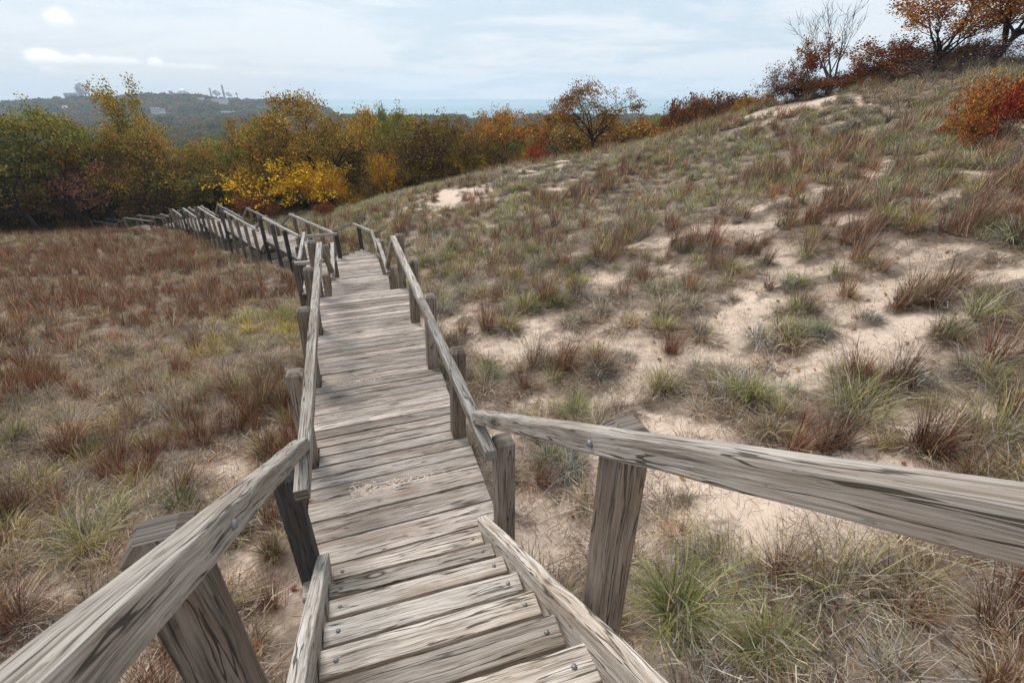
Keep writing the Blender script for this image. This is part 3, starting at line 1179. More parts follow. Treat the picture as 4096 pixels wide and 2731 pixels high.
def blades(rng, n, rb, L, w, lean, curve, pals, lift=0.0, wind=0.0, lay=0.0):
    """n tapered blades; returns verts, quads, colours"""
    phi = rng.uniform(0, 2 * np.pi, n)
    rad = rb * np.sqrt(rng.uniform(0, 1, n))
    bx, by = rad * np.cos(phi), rad * np.sin(phi)
    az = phi + rng.normal(0, .9, n)
    th0 = np.abs(rng.normal(lean, lean * .55 + .05, n))
    if lay:
        th0 = th0 + lay
    kap = np.abs(rng.normal(curve, curve * .5, n))
    ln = rng.uniform(L * .45, L, n)
    K = 4
    P = np.zeros((n, K + 1, 3))
    P[:, 0, 0], P[:, 0, 1] = bx, by
    P[:, 0, 2] = -0.02 + lift * rng.uniform(0, 1, n)
    for k in range(K):
        th = th0 + kap * (k / (K - 1.0)) ** 1.3
        P[:, k + 1, 0] = P[:, k, 0] + np.sin(th) * np.cos(az) * ln / K + wind * ln / K * (k + 1) / K
        P[:, k + 1, 1] = P[:, k, 1] + np.sin(th) * np.sin(az) * ln / K
        P[:, k + 1, 2] = P[:, k, 2] + np.cos(th) * ln / K
    P[:, :, 2] = np.maximum(P[:, :, 2], 0.004 + 0.03 * rng.uniform(0, 1, (n, 1)))
    sa = az + np.pi / 2 + rng.normal(0, .5, n)
    sx, sy = np.cos(sa), np.sin(sa)
    ww = w * rng.uniform(.6, 1.25, n)
    V = np.zeros((n, K + 1, 2, 3))
    for k in range(K + 1):
        f = ww * (1 - (k / K) ** 1.7 * .93) * .5
        V[:, k, 0] = P[:, k] - np.stack([sx * f, sy * f, 0 * f], 1)
        V[:, k, 1] = P[:, k] + np.stack([sx * f, sy * f, 0 * f], 1)
    base = np.arange(n)[:, None] * (K + 1) * 2
    q = []
    for k in range(K):
        o = k * 2
        q.append(np.stack([base[:, 0] + o, base[:, 0] + o + 1, base[:, 0] + o + 3, base[:, 0] + o + 2], 1))
    Q = np.concatenate(q)
    names = list(pals)
    pr = np.array([pals[k] for k in names], float)
    pr /= pr.sum()
    ch = rng.choice(len(names), n, p=pr)
    col = np.zeros((n, 3))
    for i in range(n):
        pl = PAL[names[ch[i]]]
        col[i] = pl[rng.integers(len(pl))]
    col *= rng.uniform(.75, 1.25, (n, 1))
    Cc = np.repeat(col[:, None, :], (K + 1) * 2, 1).reshape(-1, 3)
    return V.reshape(-1, 3), Q, Cc


def join(parts):
    vs, qs, cs = [], [], []
    o = 0
    for v, q, c in parts:
        vs.append(v)
        qs.append(q + o)
        cs.append(c)
        o += len(v)
    return np.concatenate(vs), np.concatenate(qs), np.concatenate(cs)


def make_clump(kind, seed, dens=1.0):
    g = np.random.default_rng(seed)
    N = lambda k: max(4, int(k * dens))
    wf = 1.0 / math.sqrt(dens)
    if kind == 'marram':
        parts = [blades(g, N(150), .10, .6, .0075 * wf, .34, 1.0, {'green': 5, 'yellow': 2, 'straw': 1.4, 'thatch': .6}, wind=.14),
                 blades(g, N(170), .13, .46, .007 * wf, .75, 1.3, {'thatch': 6, 'straw': 2, 'brown': 1.5}, wind=.06)]
    elif kind == 'thatch':
        parts = [blades(g, N(250), .13, .48, .0075 * wf, .72, 1.4, {'thatch': 7, 'brown': 2, 'straw': 1.2}, wind=.08),
                 blades(g, N(30), .10, .5, .007 * wf, .4, 1.0, {'green': 3, 'yellow': 2, 'straw': 1.5}, wind=.14)]
    elif kind == 'bluestem':
        parts = [blades(g, N(170), .09, .74, .005 * wf, .22, .4, {'russet': 6, 'brown': 2.4, 'straw': 1.0}, wind=.14),
                 blades(g, N(110), .12, .38, .0065 * wf, .75, 1.1, {'russet': 2, 'brown': 3, 'straw': 1.2, 'thatch': 1.2})]
    elif kind == 'straw':
        parts = [blades(g, N(150), .13, .52, .0065 * wf, .45, .9, {'straw': 4, 'thatch': 3, 'brown': 2, 'yellow': .7, 'green': .6}, wind=.18),
                 blades(g, N(110), .15, .4, .007 * wf, .8, 1.2, {'thatch': 4, 'brown': 3})]
    elif kind == 'carpet':
        parts = [blades(g, N(170), .2, .42, .007 * wf, .9, .8, {'thatch': 5, 'brown': 4, 'straw': 2.5, 'russet': 1.2}, wind=.1)]
    elif kind == 'litter':
        parts = [blades(g, N(110), .42, .22, .006 * wf, 1.25, .35, {'thatch': 5, 'brown': 3, 'straw': 1.0, 'russet': .5})]
    return join(parts)


def proto_collection(kind, n, dens, tagname):
    col = bpy.data.collections.new(tagname)
    for i in range(n):
        v, q, c = make_clump(kind, 1000 + 37 * i + hash_kind(kind), dens)
        me = mesh_np(tagname, v, q, c)
        me.materials.append(M['grass'])
        o = bpy.data.objects.new(tagname, me)
        col.objects.link(o)
    return col


def hash_kind(k):
    return sum(ord(ch) * (i + 3) for i, ch in enumerate(k))


def scatter(name, label, pos, rot, scl, tint, col, mat=None):
    """one stuff object: points that carry blade clumps"""
    me = bpy.data.meshes.new(name)
    n = len(pos)
    me.vertices.add(n)
    me.vertices.foreach_set('co', np.asarray(pos, np.float32).ravel())
    a = me.attributes.new('rot', 'FLOAT_VECTOR', 'POINT')
    a.data.foreach_set('vector', np.asarray(rot, np.float32).ravel())
    a = me.attributes.new('scl', 'FLOAT_VECTOR', 'POINT')
    a.data.foreach_set('vector', np.asarray(scl, np.float32).ravel())
    a = me.attributes.new('gtint', 'FLOAT_COLOR', 'POINT')
    c4 = np.ones((n, 4), np.float32)
    c4[:, :3] = tint
    a.data.foreach_set('color', c4.ravel())
    me.update()
    o = link(name, me)
    ng = bpy.data.node_groups.new(name, 'GeometryNodeTree')
    ng.interface.new_socket('Geometry', in_out='INPUT', socket_type='NodeSocketGeometry')
    ng.interface.new_socket('Geometry', in_out='OUTPUT', socket_type='NodeSocketGeometry')
    gi = ng.nodes.new('NodeGroupInput')
    go = ng.nodes.new('NodeGroupOutput')
    ci = ng.nodes.new('GeometryNodeCollectionInfo')
    ci.inputs['Collection'].default_value = col
    ci.inputs['Separate Children'].default_value = True
    ci.inputs['Reset Children'].default_value = True
    ip = ng.nodes.new('GeometryNodeInstanceOnPoints')
    ip.inputs['Pick Instance'].default_value = True
    rv = ng.nodes.new('FunctionNodeRandomValue')
    rv.data_type = 'INT'
    rv.inputs['Min'].default_value = 0
    rv.inputs['Max'].default_value = 1000
    na = ng.nodes.new('GeometryNodeInputNamedAttribute')
    na.data_type = 'FLOAT_VECTOR'
    na.inputs['Name'].default_value = 'rot'
    ns = ng.nodes.new('GeometryNodeInputNamedAttribute')
    ns.data_type = 'FLOAT_VECTOR'
    ns.inputs['Name'].default_value = 'scl'
    e2r = ng.nodes.new('FunctionNodeEulerToRotation')
    ng.links.new(gi.outputs[0], ip.inputs['Points'])
    ng.links.new(ci.outputs[0], ip.inputs['Instance'])
    ng.links.new([s for s in rv.outputs if s.enabled][0], ip.inputs['Instance Index'])
    ng.links.new([s for s in na.outputs if s.enabled][0], e2r.inputs[0])
    ng.links.new(e2r.outputs[0], ip.inputs['Rotation'])
    ng.links.new([s for s in ns.outputs if s.enabled][0], ip.inputs['Scale'])
    ng.links.new(ip.outputs[0], go.inputs[0])
    md = o.modifiers.new('scatter', 'NODES')
    md.node_group = ng
    tag(o, label, kind='stuff')
    return o


def grass():
    g = np.random.default_rng(5)
    pts_ = []
    # sampling rings in the half plane the photo looks at
    for (r0, r1, dens) in ((0.9, 6, 13), (6, 12, 11), (12, 22, 9), (22, 38, 8.0), (38, 62, 7.0)):
        a = math.pi * 0.72
        n = int(dens * a * (r1 * r1 - r0 * r0) / 1.0)
        r = np.sqrt(g.uniform(r0 * r0, r1 * r1, n))
        th = g.uniform(-a, a, n) * 0.97
        m = np.abs(th) < 1.12
        pts_.append(np.stack([r * np.sin(th), r * np.cos(th)], 1)[m])
    P = np.concatenate(pts_)
    x, y = P[:, 0], P[:, 1]
    keep = ~deck_mask(x, y, 0.012)
    keep &= ~((np.abs(x) < .95) & (y < 1.9))
    wf = wood_floor(x, y)
    keep &= wf < g.uniform(.35, .75, len(x))
    cv = cover(x, y)
    r = np.hypot(x, y)
    prob = sstep(.40, .72, cv)
    keep &= g.uniform(0, 1, len(x)) < prob
    x, y, cv, r = x[keep], y[keep], cv[keep], r[keep]
    z = ground_z(x, y)
    s = side(x, y)
    n = len(x)
    # which plant grows where
    rn = fbm(x / 3.2, y / 3.2, 71, 3)
    gn = fbm(x / 4.0, y / 4.0, 81, 3)
    u = g.uniform(0, 1, n)
    left = s < 0
    prus = np.where(left, .47 + 1.8 * (rn - .5) + .04 * sstep(12, 26, r), .19 - .12 * sstep(12, 24, r) + 1.5 * (rn - .5))
    # russet drifts: right mid slope and edge of the wood
    def blob(cx, cy, rad, k):
        return k * np.exp(-((x - cx) ** 2 + (y - cy) ** 2) / rad ** 2)
    prus = prus + blob(7.5, 10.5, 2.5, .18) + blob(-5, 27, 5, .4) + blob(2, 38, 3, .25) + blob(.4, 3.1, .5, .7) - blob(-6.0, 11.8, 2.3, .9) - blob(-4.4, 8.6, 1.2, .5) + blob(-4.4, 5.6, 1.2, .5) + blob(9.0, 7.6, 1.5, .35)
    pgr = np.where(left, .07 + 1.0 * (gn - .5) + blob(-6.0, 11.8, 2.4, 1.0) + blob(-4.4, 8.6, 1.3, .5), .30 + 1.0 * (gn - .5) + .1 * sstep(10, 24, r))
    kind = np.where(u < prus, 2, np.where(u < prus + np.clip(pgr, 0.03, 1), 0, np.where(g.uniform(0, 1, n) < np.where(left, .5, .75 - .55 * sstep(10, 22, r)), 1, 3)))
    az = g.uniform(0, 2 * np.pi, n)
    # wind leans everything towards +X: keep rotations small and mirror instead
    sway = g.normal(0, .7, n)
    size = g.uniform(.62, 1.4, n) * np.where(left, .88, 1.0)
    size = size * np.interp(r, [2, 8, 60], [.6, .88, 1.1])
    size = size * np.where(kind == 2, 1.14, 1.0)
    tilt = np.stack([g.normal(0, .10, n), g.normal(.06, .10, n), sway], 1)
    tl = g.uniform(.62, 1.32, n)
    hue = g.normal(0, .07, n)
    tl = tl * np.where(left, .9, 1.0)
    wl = np.where(left, .05, 0.0)
    tint = np.stack([tl * (1 + hue + wl), tl * (1 - .3 * wl), tl * (1 - hue - wl)], 1)
    gp = np.clip(blob(-6.0, 11.8, 2.4, 1.0), 0, 1)[:, None] * (kind == 0)[:, None]
    tint = tint * (1 + gp * np.array([.35, .3, -.1]))
    pos = np.stack([x, y, z], 1)
    names = {0: ('marram_grass', 'green and yellow marram tufts spread over the open sand', 'marram'),
             1: ('dead_marram_thatch', 'grey drooping dead marram thatch lying between the tufts', 'thatch'),
             2: ('bluestem_grass', 'russet bluestem stems standing in drifts on both slopes', 'bluestem'),
             3: ('dry_straw_grass', 'pale tan dry grass filling the field between other tufts', 'straw')}
    for k, (nm, lab, pk) in names.items():
        for far in (0, 1):
            m = (kind == k) & ((r >= 13) if far else (r < 13))
            if not m.any():
                continue
            col = proto_collection(pk, 6 if not far else 5, .8 if not far else .34, nm + ('_far' if far else ''))
            sc_ = np.repeat(size[m][:, None], 3, 1)
            sc_[:, 2] *= g.uniform(.8, 1.1, m.sum())
            scatter(nm, lab + (' farther up the slope' if far else ' close to the walk'), pos[m], tilt[m], sc_, tint[m], col)
    # low thatch carpet between the tufts
    qq = []
    for (r0, r1, dens) in ((1.2, 8, 11), (8, 18, 9), (18, 34, 6), (34, 58, 4)):
        n2 = int(dens * math.pi * .72 * (r1 * r1 - r0 * r0))
        rr = np.sqrt(g.uniform(r0 * r0, r1 * r1, n2))
        tt = g.uniform(-2.26, 2.26, n2)
        mm = np.abs(tt) < 1.12
        qq.append(np.stack([rr * np.sin(tt), rr * np.cos(tt)], 1)[mm])
    qq = np.concatenate(qq)
    x2, y2 = qq[:, 0], qq[:, 1]
    c2 = cover(x2, y2)
    k2 = ~deck_mask(x2, y2, .012) & ~((np.abs(x2) < .95) & (y2 < 1.9)) & (wood_floor(x2, y2) < .5) & (g.uniform(0, 1, len(x2)) < sstep(.36, .6, c2 - np.where(side(x2, y2) > 0, .08, 0)))
    x2, y2 = x2[k2], y2[k2]
    m2 = len(x2)
    t2 = g.uniform(.55, 1.2, m2)
    w2 = g.normal(0, .06, m2) + np.where(side(x2, y2) < 0, .06, 0)
    s2 = g.uniform(.5, .95, m2)
    scatter('thatch_carpet', 'low matted dead grass carpeting the ground between the tufts', np.stack([x2, y2, ground_z(x2, y2) - .01], 1), np.stack([g.normal(0, .1, m2), g.normal(0, .1, m2), g.uniform(-.8, .8, m2)], 1),
            np.stack([s2 * 1.25, s2 * 1.25, s2 * .55], 1), np.stack([t2 * (1 + w2), t2, t2 * (1 - w2)], 1), proto_collection('carpet', 6, .8, 'thatch_carpet'))
    # litter on the ground near the viewer
    r_ = np.sqrt(g.uniform(1, 16 ** 2, 4200))
    th = g.uniform(-1.12, 1.12, 4200)
    x, y = r_ * np.sin(th), r_ * np.cos(th)
    cv = cover(x, y)
    k = (~deck_mask(x, y, .02)) & (g.uniform(0, 1, 4200) < sstep(.1, .5, cv)) & ~((np.abs(x) < .95) & (y < 1.9))
    x, y = x[k], y[k]
    m = len(x)
    col = proto_collection('litter', 5, 1.0, 'dry_litter')
    tl = g.uniform(.7, 1.2, m)
    sz = g.uniform(.6, 1.2, m)
    scatter('dry_litter', 'flat dry stalks and broken blades scattered on the sand', np.stack([x, y, ground_z(x, y)], 1), np.stack([g.normal(0, .06, m), g.normal(0, .06, m), g.uniform(0, 6.28, m)], 1),
            np.stack([sz, sz, sz * .8], 1), np.repeat(tl[:, None], 3, 1), col)


grass()


def oak_leaf_litter():
    """fallen oak leaves near the walk"""
    g = np.random.default_rng(17)
    n = 520
    r = np.sqrt(g.uniform(1.2 ** 2, 11 ** 2, n))
    th = g.uniform(-1.1, 1.1, n)
    x, y = r * np.sin(th), r * np.cos(th)
    k = ~deck_mask(x, y, .03) & ~((np.abs(x) < .95) & (y < 1.9))
    x, y = x[k], y[k]
    n = len(x)
    z = ground_z(x, y)
    V, T, Cc = [], [], []
    lob = [(0, -.5), (.10, -.3), (.24, -.28), (.14, -.1), (.34, .02), (.18, .14), (.26, .32), (.08, .32), (0, .52), (-.08, .32), (-.26, .32), (-.18, .14), (-.34, .02), (-.14, -.1), (-.24, -.28), (-.10, -.3)]
    pal = [(.30, .13, .05), (.24, .09, .045), (.38, .22, .09), (.20, .12, .08)]
    for i in range(n):
        s = g.uniform(.06, .11)
        rot = Matrix.Rotation(g.uniform(0, 6.28), 3, 'Z') @ Matrix.Rotation(g.normal(0, .4), 3, 'X') @ Matrix.Rotation(g.normal(0, .4), 3, 'Y')
        b = len(V)
        V.append(Vector((x[i], y[i], z[i] + .03)))
        for (px, py) in lob:
            q = rot @ Vector((px * s, py * s, .25 * s * (px * px * 4 + py * py)))
            V.append(Vector((x[i] + q.x, y[i] + q.y, max(z[i] + .01, z[i] + .025 + q.z))))
        c = np.array(pal[g.integers(4)]) * g.uniform(.8, 1.2)
        Cc += [c] * 17
        for k2 in range(16):
            T.append((b, b + 1 + k2, b + 1 + (k2 + 1) % 16))
    me = mesh_np('fallen_oak_leaves', [tuple(v) for v in V], [], np.array(Cc), False, T)
    o = link('fallen_oak_leaves', me, M['tuft'])
    tag(o, 'brown and orange fallen oak leaves lying on the sand near the walk', kind='stuff')


oak_leaf_litter()


def ground_hit(u, v):
    d = ray(u, v)
    t = 0.5
    p = np.array([0, 0, S])
    for _ in range(4000):
        q = p + d * t
        if q[2] < gz(q[0], q[1]):
            break
        t += 0.01 + t * .004
    return q[0], q[1]


def tussocks():
    g = np.random.default_rng(23)
    spec = [
        ('big dark green arching tussock at the foot of the right stair post', 2700, 2480, 'g', 1.0, 'tussock'),
        ('green tussock on bare sand low in the picture, right of the stairs', 3060, 2640, 'g', .62, 'tussock'),
        ('tall thin russet stalks rising above green grass under the right handrail', 3120, 2330, 'r', .75, 'bluestem tuft'),
        ('broad pale green tussock right of the thin russet stalks', 3360, 2380, 'm', .95, 'tussock'),
        ('pale green tussock just left of the thin russet stalks', 2900, 2280, 'm', .72, 'tussock'),
        ('rounded russet tuft on the sand behind the landing\'s right foot post', 2170, 1940, 'r', .62, 'bluestem tuft'),
        ('russet tuft leaning against the black post left of the landing', 1080, 2440, 'r', .62, 'bluestem tuft'),
        ('green and straw tussock in the left foreground behind the handrail', 330, 2190, 'm', .85, 'tussock'),
        ('dark russet tuft in the bottom left corner below the handrail', 60, 2500, 'r', .8, 'bluestem tuft'),
        ('bright green tuft beside the lower post of the long run, right side', 2300, 1660, 'g', .75, 'tussock'),
        ('spiky russet cushion standing alone on open sand, right slope', 2680, 1420, 'r', .85, 'bluestem tuft'),
        ('dense green tussock patch on the right slope above the handrail', 3440, 1660, 'm', 1.15, 'tussock'),
        ('grey-green drooping tussock at the right edge above the handrail', 4000, 1780, 'm', 1.1, 'tussock'),
        ('yellow-green grass tuft against the left posts of the long run', 1130, 1290, 'y', 1.25, 'tussock'),
    ]
    for i, (lab, u, v, kd, sc_, cat) in enumerate(spec):
        x, y = ground_hit(u, v)
        if kd == 'g':
            parts = [blades(g, 330, .10, .85, .0065, .40, 1.45, {'green': 8, 'yellow': 1.2}, wind=.05), blades(g, 160, .18, .6, .006, .95, 1.0, {'thatch': 4, 'brown': 2})]
        elif kd == 'y':
            parts = [blades(g, 520, .32, .7, .0065, .4, 1.0, {'green': 4, 'yellow': 4, 'straw': 1}, wind=.1)]
        elif kd == 'm':
            parts = [blades(g, 260, .22, .75, .006, .45, 1.2, {'green': 5, 'yellow': 2, 'straw': 1.5, 'thatch': 1.5}, wind=.12), blades(g, 240, .3, .55, .006, .95, 1.0, {'thatch': 6, 'brown': 2, 'straw': 1})]
        else:
            parts = [blades(g, 300, .10, .8, .0038, .34, .55, {'russet': 7, 'brown': 1.5}, wind=.1), blades(g, 130, .16, .45, .004, .8, .9, {'russet': 3, 'brown': 3, 'straw': 1})]
        vv, q, c = join(parts)
        me = mesh_np('tussock', vv, q, c)
        o = link('grass_tussock' if kd != 'r' else 'bluestem_tuft', me, M['tuft'])
        o.location = (x, y, gz(x, y))
        o.scale = (sc_ * 1.02,) * 3
        o.rotation_euler = (0, 0, g.uniform(-.5, .5))
        tag(o, lab, cat)


tussocks()


# ------------------------------------------------------------------ trees
LP = {
    'olive': [(.18, .165, .04), (.25, .20, .05), (.13, .13, .035), (.28, .20, .05), (.10, .115, .03)],
    'ochre': [(.34, .23, .05), (.27, .185, .045), (.38, .26, .06), (.21, .15, .04), (.19, .17, .045)],
    'brown': [(.22, .115, .045), (.16, .085, .04), (.28, .15, .055), (.19, .12, .05), (.12, .075, .035)],
    'orange': [(.40, .17, .04), (.34, .13, .035), (.30, .14, .04), (.22, .10, .035), (.42, .22, .06)],
    'rust': [(.25, .085, .04), (.19, .065, .035), (.30, .12, .045), (.14, .055, .035)],
    'red': [(.34, .055, .025), (.26, .035, .02), (.36, .11, .03), (.20, .03, .02)],
    'yellow': [(.46, .29, .025), (.52, .34, .03), (.40, .22, .025), (.34, .22, .03)],
    'green': [(.12, .155, .045), (.16, .18, .06), (.09, .125, .04), (.20, .20, .065)],
    'pine': [(.05, .085, .035), (.065, .10, .04), (.04, .07, .03)],
    'pink': [(.32, .17, .10), (.27, .13, .085), (.24, .15, .10)],
    'grey': [(.17, .13, .11), (.13, .10, .085), (.20, .15, .13)],
}


def perp(v, rng):
    a = Vector((rng.gauss(0, 1), rng.gauss(0, 1), rng.gauss(0, 1)))
    a = a - v * a.dot(v)
    if a.length < 1e-4:
        a = Vector((1, 0, 0))
    return a.normalized()


def skeleton(rng, H, W, trunk=.22, stems=1, levels=4, nlimb=6, nsub=(5, 5, 4), up=.25, gnarl=.22, lean=0.0, rad=None, spread=1.0, basespread=.12, low=0.0, round_crown=False, twig=.006):
    """returns segments (p0,p1,r0,r1) and twig points. H height, W crown width"""
    segs, tips = [], []
    rad = rad or H * .022

    def grow(p, d, L, r, lev):
        n = 5 if lev <= 1 else (4 if lev == 2 else 3)
        q = p
        child = []
        for k in range(n):
            d = (d + perp(d, rng) * gnarl * rng.uniform(.4, 1.2) + Vector((0, 0, 1)) * up * (.25 if lev else .1)).normalized()
            q2 = q + d * (L / n)
            r2 = r * (1 - .62 * (k + 1) / n) if lev else r * (1 - .35 * (k + 1) / n)
            r1 = r * (1 - .62 * k / n) if lev else r * (1 - .35 * k / n)
            segs.append((q, q2, r1, r2))
            child.append((q2, d, r2, (k + 1) / n))
            q = q2
        if lev >= levels:
            for (c, dd, rr, f) in child:
                tips.append((c, dd))
            return
        m = nsub[min(lev, len(nsub)) - 1] if lev else nlimb
        for j in range(m):
            f = rng.uniform(.3, 1.0) if lev else rng.uniform(1 - trunk * 2.2 if False else .45, 1.0)
            if j == m - 1:
                f = 1.0
            c, dd, rr, _ = child[min(n - 1, int(f * n))] if f < 1 else child[-1]
            ang = rng.uniform(.45, 1.05) * spread if lev else rng.uniform(.35, 1.0) * spread
            if f == 1.0:
                ang *= .45
            nd = (dd * math.cos(ang) + perp(dd, rng) * math.sin(ang)).normalized()
            if nd.z < -.15:
                nd.z *= .3
                nd.normalize()
            LL = L * rng.uniform(.5, .78) if lev else crownL * rng.uniform(.75, 1.05)
            grow(c, nd, LL, max(twig, rr * rng.uniform(.55, .8)), lev + 1)

    crownL = H * .48
    for sI in range(stems):
        a = rng.uniform(0, 6.28)
        d0 = Vector((math.cos(a) * (basespread * (stems > 1) * rng.uniform(.4, 1.5)) + lean, math.sin(a) * (basespread * (stems > 1)), 1)).normalized()
        grow(Vector((0, 0, -.15)), d0, H * (trunk + .12) * rng.uniform(.85, 1.1), rad * (1 if stems == 1 else .6), 0)
    # fit to the requested height and width
    zs = sorted(t[0].z for t in tips)[int(len(tips) * .95)]
    ws = sorted(abs(t[0].x) for t in tips)[int(len(tips) * .93)] * 2
    fz = H / max(zs, .1)
    fx = W / max(ws, .1)
    def T(p):
        return Vector((p.x * fx, p.y * fx, p.z * fz))
    ph = [rng.uniform(0, 6.28) for _ in range(4)]

    def dome(p):
        if not round_crown or p.z < H * .3:
            return p
        sh = 1 + .75 * min(1.0, max(0.0, (p.z / H - .45) / .4))
        p = Vector((p.x * sh, p.y * sh, p.z))
        c = H * .5
        q = Vector((p.x / (W * .5), p.y / (W * .5), (p.z - c) / (H * .5)))
        L = q.length
        a = math.atan2(q.y, q.x)
        lim = 1.0 + .09 * math.sin(3 * a + ph[0]) + .07 * math.sin(5 * a + 4 * q.z + ph[1]) + .06 * math.sin(9 * q.z + 2 * a + ph[2])
        if L > lim * .8:
            k = (lim * .8 + (L - lim * .8) * .3) / L
            q = q * k
        return Vector((q.x * W * .5, q.y * W * .5, q.z * H * .5 + c))
    segs = [(dome(T(a)), dome(T(b)), r1, r2) for a, b, r1, r2 in segs]
    tips = [(dome(T(p)), d) for p, d in tips]
    return segs, tips


def wood_mesh(segs, name, minr=0.0):
    V, Q = [], []
    for (a, b, r1, r2) in segs:
        if r1 < minr:
            continue
        ns = 7 if r1 > .09 else (5 if r1 > .03 else 3)
        d = (b - a)
        if d.length < 1e-5:
            continue
        d.normalize()
        s = d.cross(Vector((.3, .2, .93)))
        if s.length < .05:
            s = d.cross(Vector((1, 0, 0)))
        s.normalize()
        t = d.cross(s)
        o = len(V)
        for (c, r) in ((a - d * r1 * .3, r1), (b + d * r2 * .3, r2)):
            for k in range(ns):
                an = 2 * math.pi * k / ns
                V.append(c + s * (math.cos(an) * r) + t * (math.sin(an) * r))
        for k in range(ns):
            k2 = (k + 1) % ns
            Q.append((o + k, o + k2, o + ns + k2, o + ns + k))
    return mesh_np(name, [tuple(v) for v in V], Q, None, True)


def leaf_mesh(g, tips, name, per, size, pals, spread=.3, droop=.3):
    """many small bent leaf clusters round the twig points"""
    T = np.array([tuple(t[0]) for t in tips])
    n = len(T) * per
    P = np.repeat(T, per, 0) + g.normal(0, spread, (n, 3)) * np.array([1, 1, .7])
    # clump-wise hue
    h = fbm(P[:, 0] / 1.6 + 40, P[:, 2] / 1.3 + P[:, 1] / 1.9 + 40, 5, 2)
    names = list(pals)
    w = np.array([pals[k] for k in names], float)
    w /= w.sum()
    cs = np.cumsum(w)
    pick = np.clip((h - .5) * 1.5 + .5 + g.normal(0, .17, n), 0, .999)
    ci = np.searchsorted(cs, pick)
    col = np.zeros((n, 3))
    for i, nm in enumerate(names):
        m = ci == i
        pl = np.array(LP[nm])
        col[m] = pl[g.integers(0, len(pl), m.sum())]
    col *= np.repeat(g.uniform(.72, 1.3, len(T)), per)[:, None]
    col *= 1.5 * g.uniform(.75, 1.25, (n, 1))
    s = size * g.uniform(.6, 1.3, n)
    A = g.normal(0, 1, (n, 3))
    A[:, 2] -= droop
    A /= np.linalg.norm(A, axis=1)[:, None]
    B = g.normal(0, 1, (n, 3))
    B -= A * (A * B).sum(1)[:, None]
    B /= np.linalg.norm(B, axis=1)[:, None]
    Nn = np.cross(A, B)
    v0 = P - A * (s * .5)[:, None]
    v1 = P + B * (s * .36)[:, None] + Nn * (s * .12)[:, None]
    v2 = P + A * (s * .6)[:, None]
    v3 = P - B * (s * .36)[:, None] + Nn * (s * .12)[:, None]
    V = np.stack([v0, v1, v2, v3], 1).reshape(-1, 3)
    Q = np.arange(n * 4).reshape(-1, 4)
    return mesh_np(name, V, Q, np.repeat(col, 4, 0))


def make_tree(seed, H, W, pals, per=14, size=.24, lspread=.34, bark='bark', lift=0.0, **kw):
    """returns (trunk mesh, crown mesh or None)"""
    rng = random.Random(seed)
    g = np.random.default_rng(seed)
    segs, tips = skeleton(rng, H, W, **kw)
    wm = wood_mesh(segs, 'trunk')
    wm.materials.append(M[bark])
    cm = None
    if lift:
        tips = [t_ for t_ in tips if t_[0].z > H * lift * rng.uniform(.75, 1.25)]
    if per > 0:
        if per < 1:
            k = g.uniform(0, 1, len(tips)) < per
            tips = [t for t, q in zip(tips, k) if q]
            per = 1
        cm = leaf_mesh(g, tips, 'crown', int(per), size, pals, lspread)
        cm.materials.append(M['leaf'])
    return wm, cm


def place_tree(name, meshes, x, y, z, s, rz, label, cat, group=None, color=(1, 1, 1), sx=1.0):
    root = empty(name, (x, y, z), label, cat, group, rz)
    root.scale = (s * sx, s * sx, s)
    t = link('trunk', meshes[0], None, root)
    if meshes[1] is not None:
        c = link('crown', meshes[1], None, root)
        c.color = (*color, 1)
    return root


def col_at(u, dist):
    return pix_at(u, dist)


def top_z(u, v, x, y):
    """height of a point above plan (x,y) that the photo shows at row v near column u"""
    d = ray(u, v)
    t = math.hypot(x, y) / math.hypot(d[0], d[1])
    return S + d[2] * t


